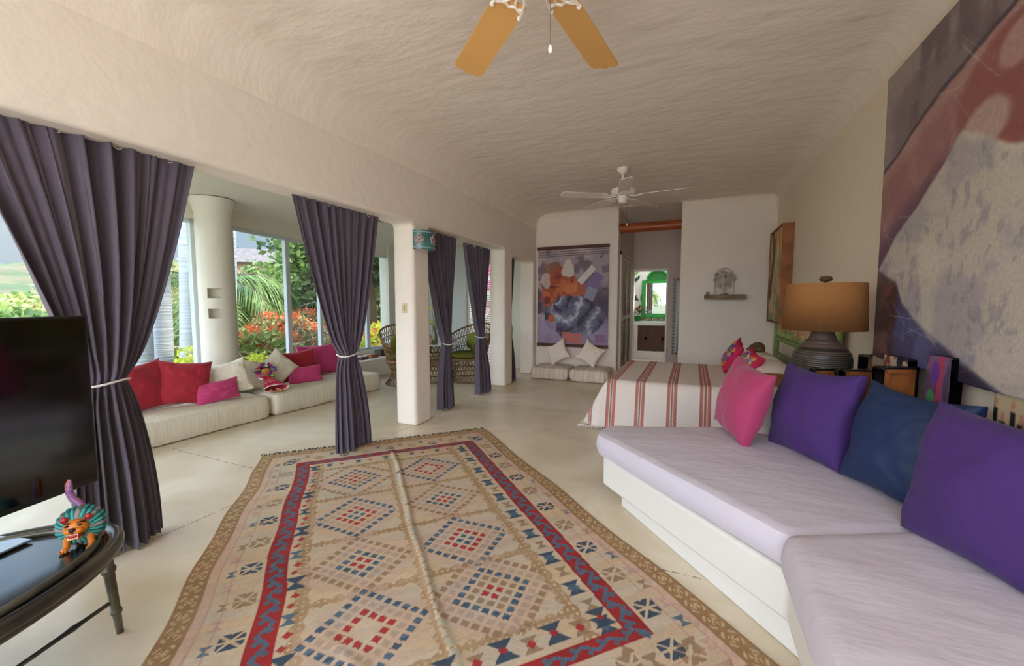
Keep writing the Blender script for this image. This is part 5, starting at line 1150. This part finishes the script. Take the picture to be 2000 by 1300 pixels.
def plant(name,label,cat,base,blobs,size,lm,trunk=None,blossoms=None,twigs=0,seed=0,group=None):
    rng=np.random.default_rng(seed); r=empty(name,base,label,cat,group)
    V=np.concatenate([leaves(blob(n,c,rr,rng),size,rng) for n,c,rr in blobs]); leafmesh('foliage',V,LM[lm],r)
    if trunk:
        b=MB()
        for pts,rad in trunk: b.tube(pts,rad,10)
        b.build('trunk',M_bark,r,w=True,smooth=True)
    if blossoms:
        V=[]
        for n,c,rr,k in blossoms:
            heads=blob(n,c,rr,rng,.75)
            for h in heads: V.append(leaves(h+rng.normal(size=(k,3))*[.07,.07,.045],.045,rng))
        leafmesh('blossoms',np.concatenate(V),LM['orange'] if 'pink boug' not in label else LM['pinkf'],r)
    if twigs:
        b=MB(); c=np.array(blobs[0][1]); rr=np.array(blobs[0][2])
        for i in range(twigs):
            p0=np.array([c[0],c[1],base[2]])+rng.normal(size=3)*[rr[0]*.4,rr[1]*.4,.05]; p1=c+rng.normal(size=3)*rr*.6; mid=(p0+p1)/2+rng.normal(size=3)*rr*.25; b.tube([p0,mid,p1,p1+rng.normal(size=3)*rr*.3],[.012,.009,.006,.003],4)
        b.build('twigs',M_twig,r,w=True)
    return r
def gz(p,z): return (p[0],p[1],z)
# palms with smooth grey trunks just outside
M_ptrunk=bpy.data.materials.new('ringed_grey_palm_trunk'); M_ptrunk=mat('ringed_grey_palm_trunk','b4b6bc',.8,col2='a2a3a8',vs=2.2,stretch=(.3,.3,9),bump=.8,bs=3,bd=.02,detail=3)
def frond(base,az,el,Lf,droop,wid,rng,nl=44):
    """one palm frond: drooping rib with slanting leaflets, returned as vertex quads"""
    d=np.array([math.cos(az),math.sin(az)]); rib=[]; ang=el; p=np.array(base,float)
    for k in range(25):
        rib.append(p.copy()); p=p+np.array([d[0]*math.cos(ang),d[1]*math.cos(ang),math.sin(ang)])*Lf/24; ang-=droop/24*(1+1.2*k/24)
    rib=np.array(rib); V=[]; sd=np.array([-d[1],d[0],0])
    for i in range(nl):
        t=.12+.86*i/nl; k=t*24; i0=min(int(k),23); q=rib[i0]+(rib[i0+1]-rib[i0])*(k-i0); T=rib[i0+1]-rib[i0]; T/=np.linalg.norm(T)
        ln=wid*math.sin(math.pi*min(1,t*.9+.12))**.6*rng.uniform(.85,1.1)
        for s in (-1,1):
            dr=sd*s*.8+T*.55+np.array([0,0,-.35-rng.uniform(0,.35)]); dr/=np.linalg.norm(dr); w_=np.cross(dr,[0,0,1.]); w_=T*.016
            mid=q+dr*ln*.55+np.array([0,0,.02]); tip=q+dr*ln+np.array([0,0,-.12*ln])
            V.append([q-w_,q+w_,mid+w_*1.1,mid-w_*1.1]); V.append([mid-w_*1.1,mid+w_*1.1,tip+w_*.1,tip-w_*.1])
    return rib,np.array(V)
def palm(label,foot,top,r0,r1,nf=0,Lf=2.6,seed=0,lm='mid',el=(.1,1.1),azs=None,wid=.6,crown=True):
    rng=np.random.default_rng(seed); r=empty('palm_tree',foot,label,'palm tree','palms in the garden'); f=np.array(foot,float); t=np.array(top,float)
    pts=[f+(t-f)*k+np.array([.05*math.sin(k*3),.03*math.sin(k*2),0])*(np.linalg.norm(t-f)*.3) for k in np.linspace(0,1,14)]
    MB().tube(pts,[(r0*(1.15-.25*k) if k<.15 else r0+(r1-r0)*k) for k in np.linspace(0,1,14)],20).build('trunk',M_ptrunk,r,w=True,smooth=True)
    if nf:
        rb=MB(); Vs=[]
        for i in range(nf):
            az=azs[i] if azs else rng.uniform(0,6.28); rib,V=frond(pts[-1],az,rng.uniform(*el),Lf*rng.uniform(.85,1.1),rng.uniform(1.3,2.0),wid,rng); Vs.append(V); rb.tube(rib[::3],[.02*(1-k/9)+.004 for k in range(len(rib[::3]))],5)
            if i<14:
                fo=leafmesh('frond',V,LM[lm],r)
                q_=MB().tube(rib[::3],[.02*(1-k/9)+.004 for k in range(len(rib[::3]))],5).build('rib',M_bark,r,w=True); 
                q_.parent=fo
    return r
palm('grey palm trunk standing upright just outside, left of the column',gz(at(366,760,8.6),-.9),gz(at(354,250,8.6),5.2),.16,.155,9,3.0,1,azs=[.3,-.4,1.2,2.2,3.2,4.0,5.0,5.6,.9])
palm('leaning grey palm trunk behind the nearest curtain, on its right',gz(at(318,760,9.4),-.9),gz(at(285,330,9.4),4.6),.15,.14,8,2.8,2,azs=[.2,1,1.9,2.9,3.7,4.6,5.4,6.0])
palm('leaning grey palm trunk partly covered by the nearest curtain, leftmost of the three',gz(at(275,760,9.0),-.9),gz(at(240,330,9.0),4.6),.16,.15,8,2.8,3,azs=[.5,1.3,2.1,3.0,3.9,4.7,5.5,6.2])
palm('green palm with long arching fronds beyond the column',gz(at(405,760,11.8),-.9),gz(at(405,575,11.8),1.75),.22,.2,13,2.7,4,el=(.25,.8),azs=[.9,1.1,1.35,.6,1.6,.3,2.2,3.0,3.9,4.7,5.5,6.0,.75],wid=.75)
palm('small dark palm far up the slope beside the tiled roof',gz(at(470,560,60),1),gz(at(470,492,60),at(470,492,60)[2]),.3,.25,10,3.2,5,lm='dark',wid=.8)
# dark frond tips hanging from a palm above the window
palm('tall palm whose dark frond tips hang into the top of the middle window',gz(at(436,760,10.4),-.9),gz(at(436,345,10.4),4.8),.17,.15,7,2.6,6,lm='dark',el=(-.1,.4),azs=[.8,1.1,1.5,2.4,3.4,4.6,5.6])
# trees
def tree(label,px,r_,zb,blobs,lm,size,seed,tr=.12,lean=0,cat='tree',group='trees in the garden',name='leafy_tree',n=1.0):
    p=at(px,600,r_); B=[]
    for (bx,by,bw,bh,num) in blobs:   # blob centre seen at picture (bx,by), half width/height in metres
        c=at(bx,by,r_+RNG.uniform(-.6,.6)); B.append((int(num*n),tuple(c),(bw,bw,bh)))
    top=np.array(B[0][1]); foot=np.array([p[0],p[1],zb]); trunk=[([foot,(foot*.5+top*.5)+[lean,0,0],top],[tr,tr*.8,tr*.4])]
    for b_ in B[1:]: trunk.append(([foot*.45+top*.55,(top+np.array(b_[1]))/2,b_[1]],[tr*.5,tr*.35,tr*.15]))
    return plant(name,label,cat,tuple(foot),B,size,LM and lm,trunk,seed=seed,group=group)
tree('broad green tree seen in the middle window, left of the mullion',575,15,-.5,[(628,480,1.4,1.5,3400),(592,540,.75,.9,1500),(650,530,1.7,1.6,3000),(600,592,1.3,.7,1800)],'mid',.10,11)
tree('dark shady tree behind the second curtain',650,18,-.5,[(670,500,2.6,2.4,4200),(620,560,1.8,1.4,2400)],'dark',.13,12)
tree('feathery green tree seen in the narrow right window',735,17,-.5,[(735,540,2.0,2.4,5200),(765,600,1.6,1.6,2600),(705,590,1.5,1.6,2600)],'mid',.11,13,tr=.26)
tree('dark trunked tree just outside the narrow right window',726,12,-.7,[(720,470,1.3,1.0,2200),(750,500,1.2,.9,1800)],'dark',.10,14,tr=.20)
tree('spreading green tree on the slope beyond the palms',330,28,-.2,[(330,575,2.0,1.2,2200),(290,600,2.0,1.0,1800)],'mid',.16,15)
tree('low round tree on the hillside beyond the television',60,34,0,[(60,612,2.4,.9,1800),(110,618,2.0,.8,1400)],'mid',.2,16)
tree('olive green tree on the hillside at the far left window',-20,30,0,[(-10,618,2.4,.9,1800),(30,622,1.8,.7,1300)],'lime',.2,17)
tree('leafy branch tree reaching in front of the tiled house',560,13,-.7,[(508,565,.8,.5,900),(490,590,.5,.5,600),(520,545,.7,.4,700),(505,625,.45,.45,500)],'mid',.07,18,tr=.07)
# shrubs
for i,(px,py,r_,w_,h_,lm,lab,bl,tw) in enumerate([
 (480,650,13,1.5,.8,'lime','rounded lime green bush in the middle window, lower left',None,0),
 (530,625,17,2.0,.8,'lime','lime green bush farther up the slope behind the orange flowers',None,0),
 (500,690,9.5,.9,.45,'lime','low bush with orange blossoms right behind the sill, near the rag doll',(26,26),50),
 (548,660,10.5,.8,.45,'dry','bush with bright orange blossoms in the middle window next to the mullion',(34,26),90),
 (612,652,12.6,1.35,.6,'dry','wide bare-twigged bush with orange blossoms behind the pink cushions',(60,22),170),
 (690,682,13.5,.8,.4,'lime','bush with orange blossoms between the second curtain and the right window',(30,18),30),
 (740,668,11.5,.8,.45,'yellow','yellow green bush with a few orange flowers in the narrow right window',(24,14),10),
 (345,600,16,1.4,1.3,'dry','brown dry scrub on the slope between the palm trunks',None,90),
 (460,575,20,2.0,.8,'dry','dry scrub on the slope under the arching fronds',None,80),
 (330,700,11,1.1,.5,'lime','low green bush at the foot of the palm trunks',None,0),
 (378,716,8.0,.28,.28,'yellow','small yellow green sprig by the crimson cushions outside',None,0),
 (502,714,8.3,.20,.20,'yellow','small bright yellow sprig directly behind the cream cushions',None,0),
 (560,600,24,2.4,1.2,'mid','dense green scrub on the slope below the tree',None,0),
 (420,640,18,2.2,1.0,'dry','dry grey-brown scrub seen beside the column',None,60),
 (0,634,16,2.4,.5,'lime','sunlit green scrub seen in the far left window',None,0),
 (90,650,12,1.6,.4,'mid','green scrub below the far left window',None,0),
 (250,640,15,2.2,.9,'dry','dry scrub behind the leaning palm trunks',None,60)]):
    c=at(px,py,r_); base=(float(c[0]),float(c[1]),float(c[2]-h_-.3))
    plant('garden_bush',lab,'bush',base,[(int(2600 if w_>.5 else 420) if not lab.startswith('wide') else 900,tuple(c),(w_,w_,h_))],.055*(1 if r_<12 else 1.5) if w_>.4 else .045,lm,None,[(bl[0],tuple(c+np.array([0,0,.12])),(w_*.95,w_*.95,h_*.9),bl[1])] if bl else None,tw,seed=40+i,group='bushes on the slope')
cp=at(955,620,9.6)
plant('bougainvillea','pink bougainvillea bush seen through the slats of the shutter','bush',(-4.6,10.0,-.3),[(1400,(-4.6,10.0,.7),(1.2,.6,.9))],.06,'mid',None,[(240,(-4.6,9.9,1.9),(1.1,.5,.9),16)],10,seed=77)
# tiled house up the slope
def house():
    p=at(505,512,55); q=empty('tiled_house',(p[0],p[1],3.0),'distant pink house with a grey tiled roof up on the slope','house')
    q.rotation_euler=(0,0,math.radians(38))
    z=float(p[2])-3.0
    b=MB(); b.add([(-4.6,-3.4,z-.3),(4.6,-3.4,z-.3),(4.6,3.4,z-.3),(-4.6,3.4,z-.3),(-3.2,0,z+1.5),(3.2,0,z+1.5)],[(0,1,5,4),(1,2,5),(2,3,4,5),(3,0,4),(3,2,1,0)]); b.build('roof',mat('grey_pink_roof_tiles','5f5452',.85,col2='4e4543',vs=3,bump=.8,bs=8,bd=.05),q)
    MB().box(-3.9,3.9,-2.7,2.7,z-4,z-.3).build('walls',mat('pink_render','9a7466',.85),q)
    for x_ in (-2.4,0,2.2): MB().box(x_-.5,x_+.5,-2.74,-2.68,z-1.7,z-.6).build('window_opening',mat('dark_opening','3a302c',.5),q)  # shade of window openings painted as dark panels on the solid wall
house()
# garden palm in front of the terrace, behind the camera: seen in the bathroom mirror
palm('palm on the terrace side garden, seen only as a reflection in the green framed mirror',(-3.6,-13.0,-.3),(-3.6,-13.0,2.0),.22,.2,12,1.9,9,wid=.5)
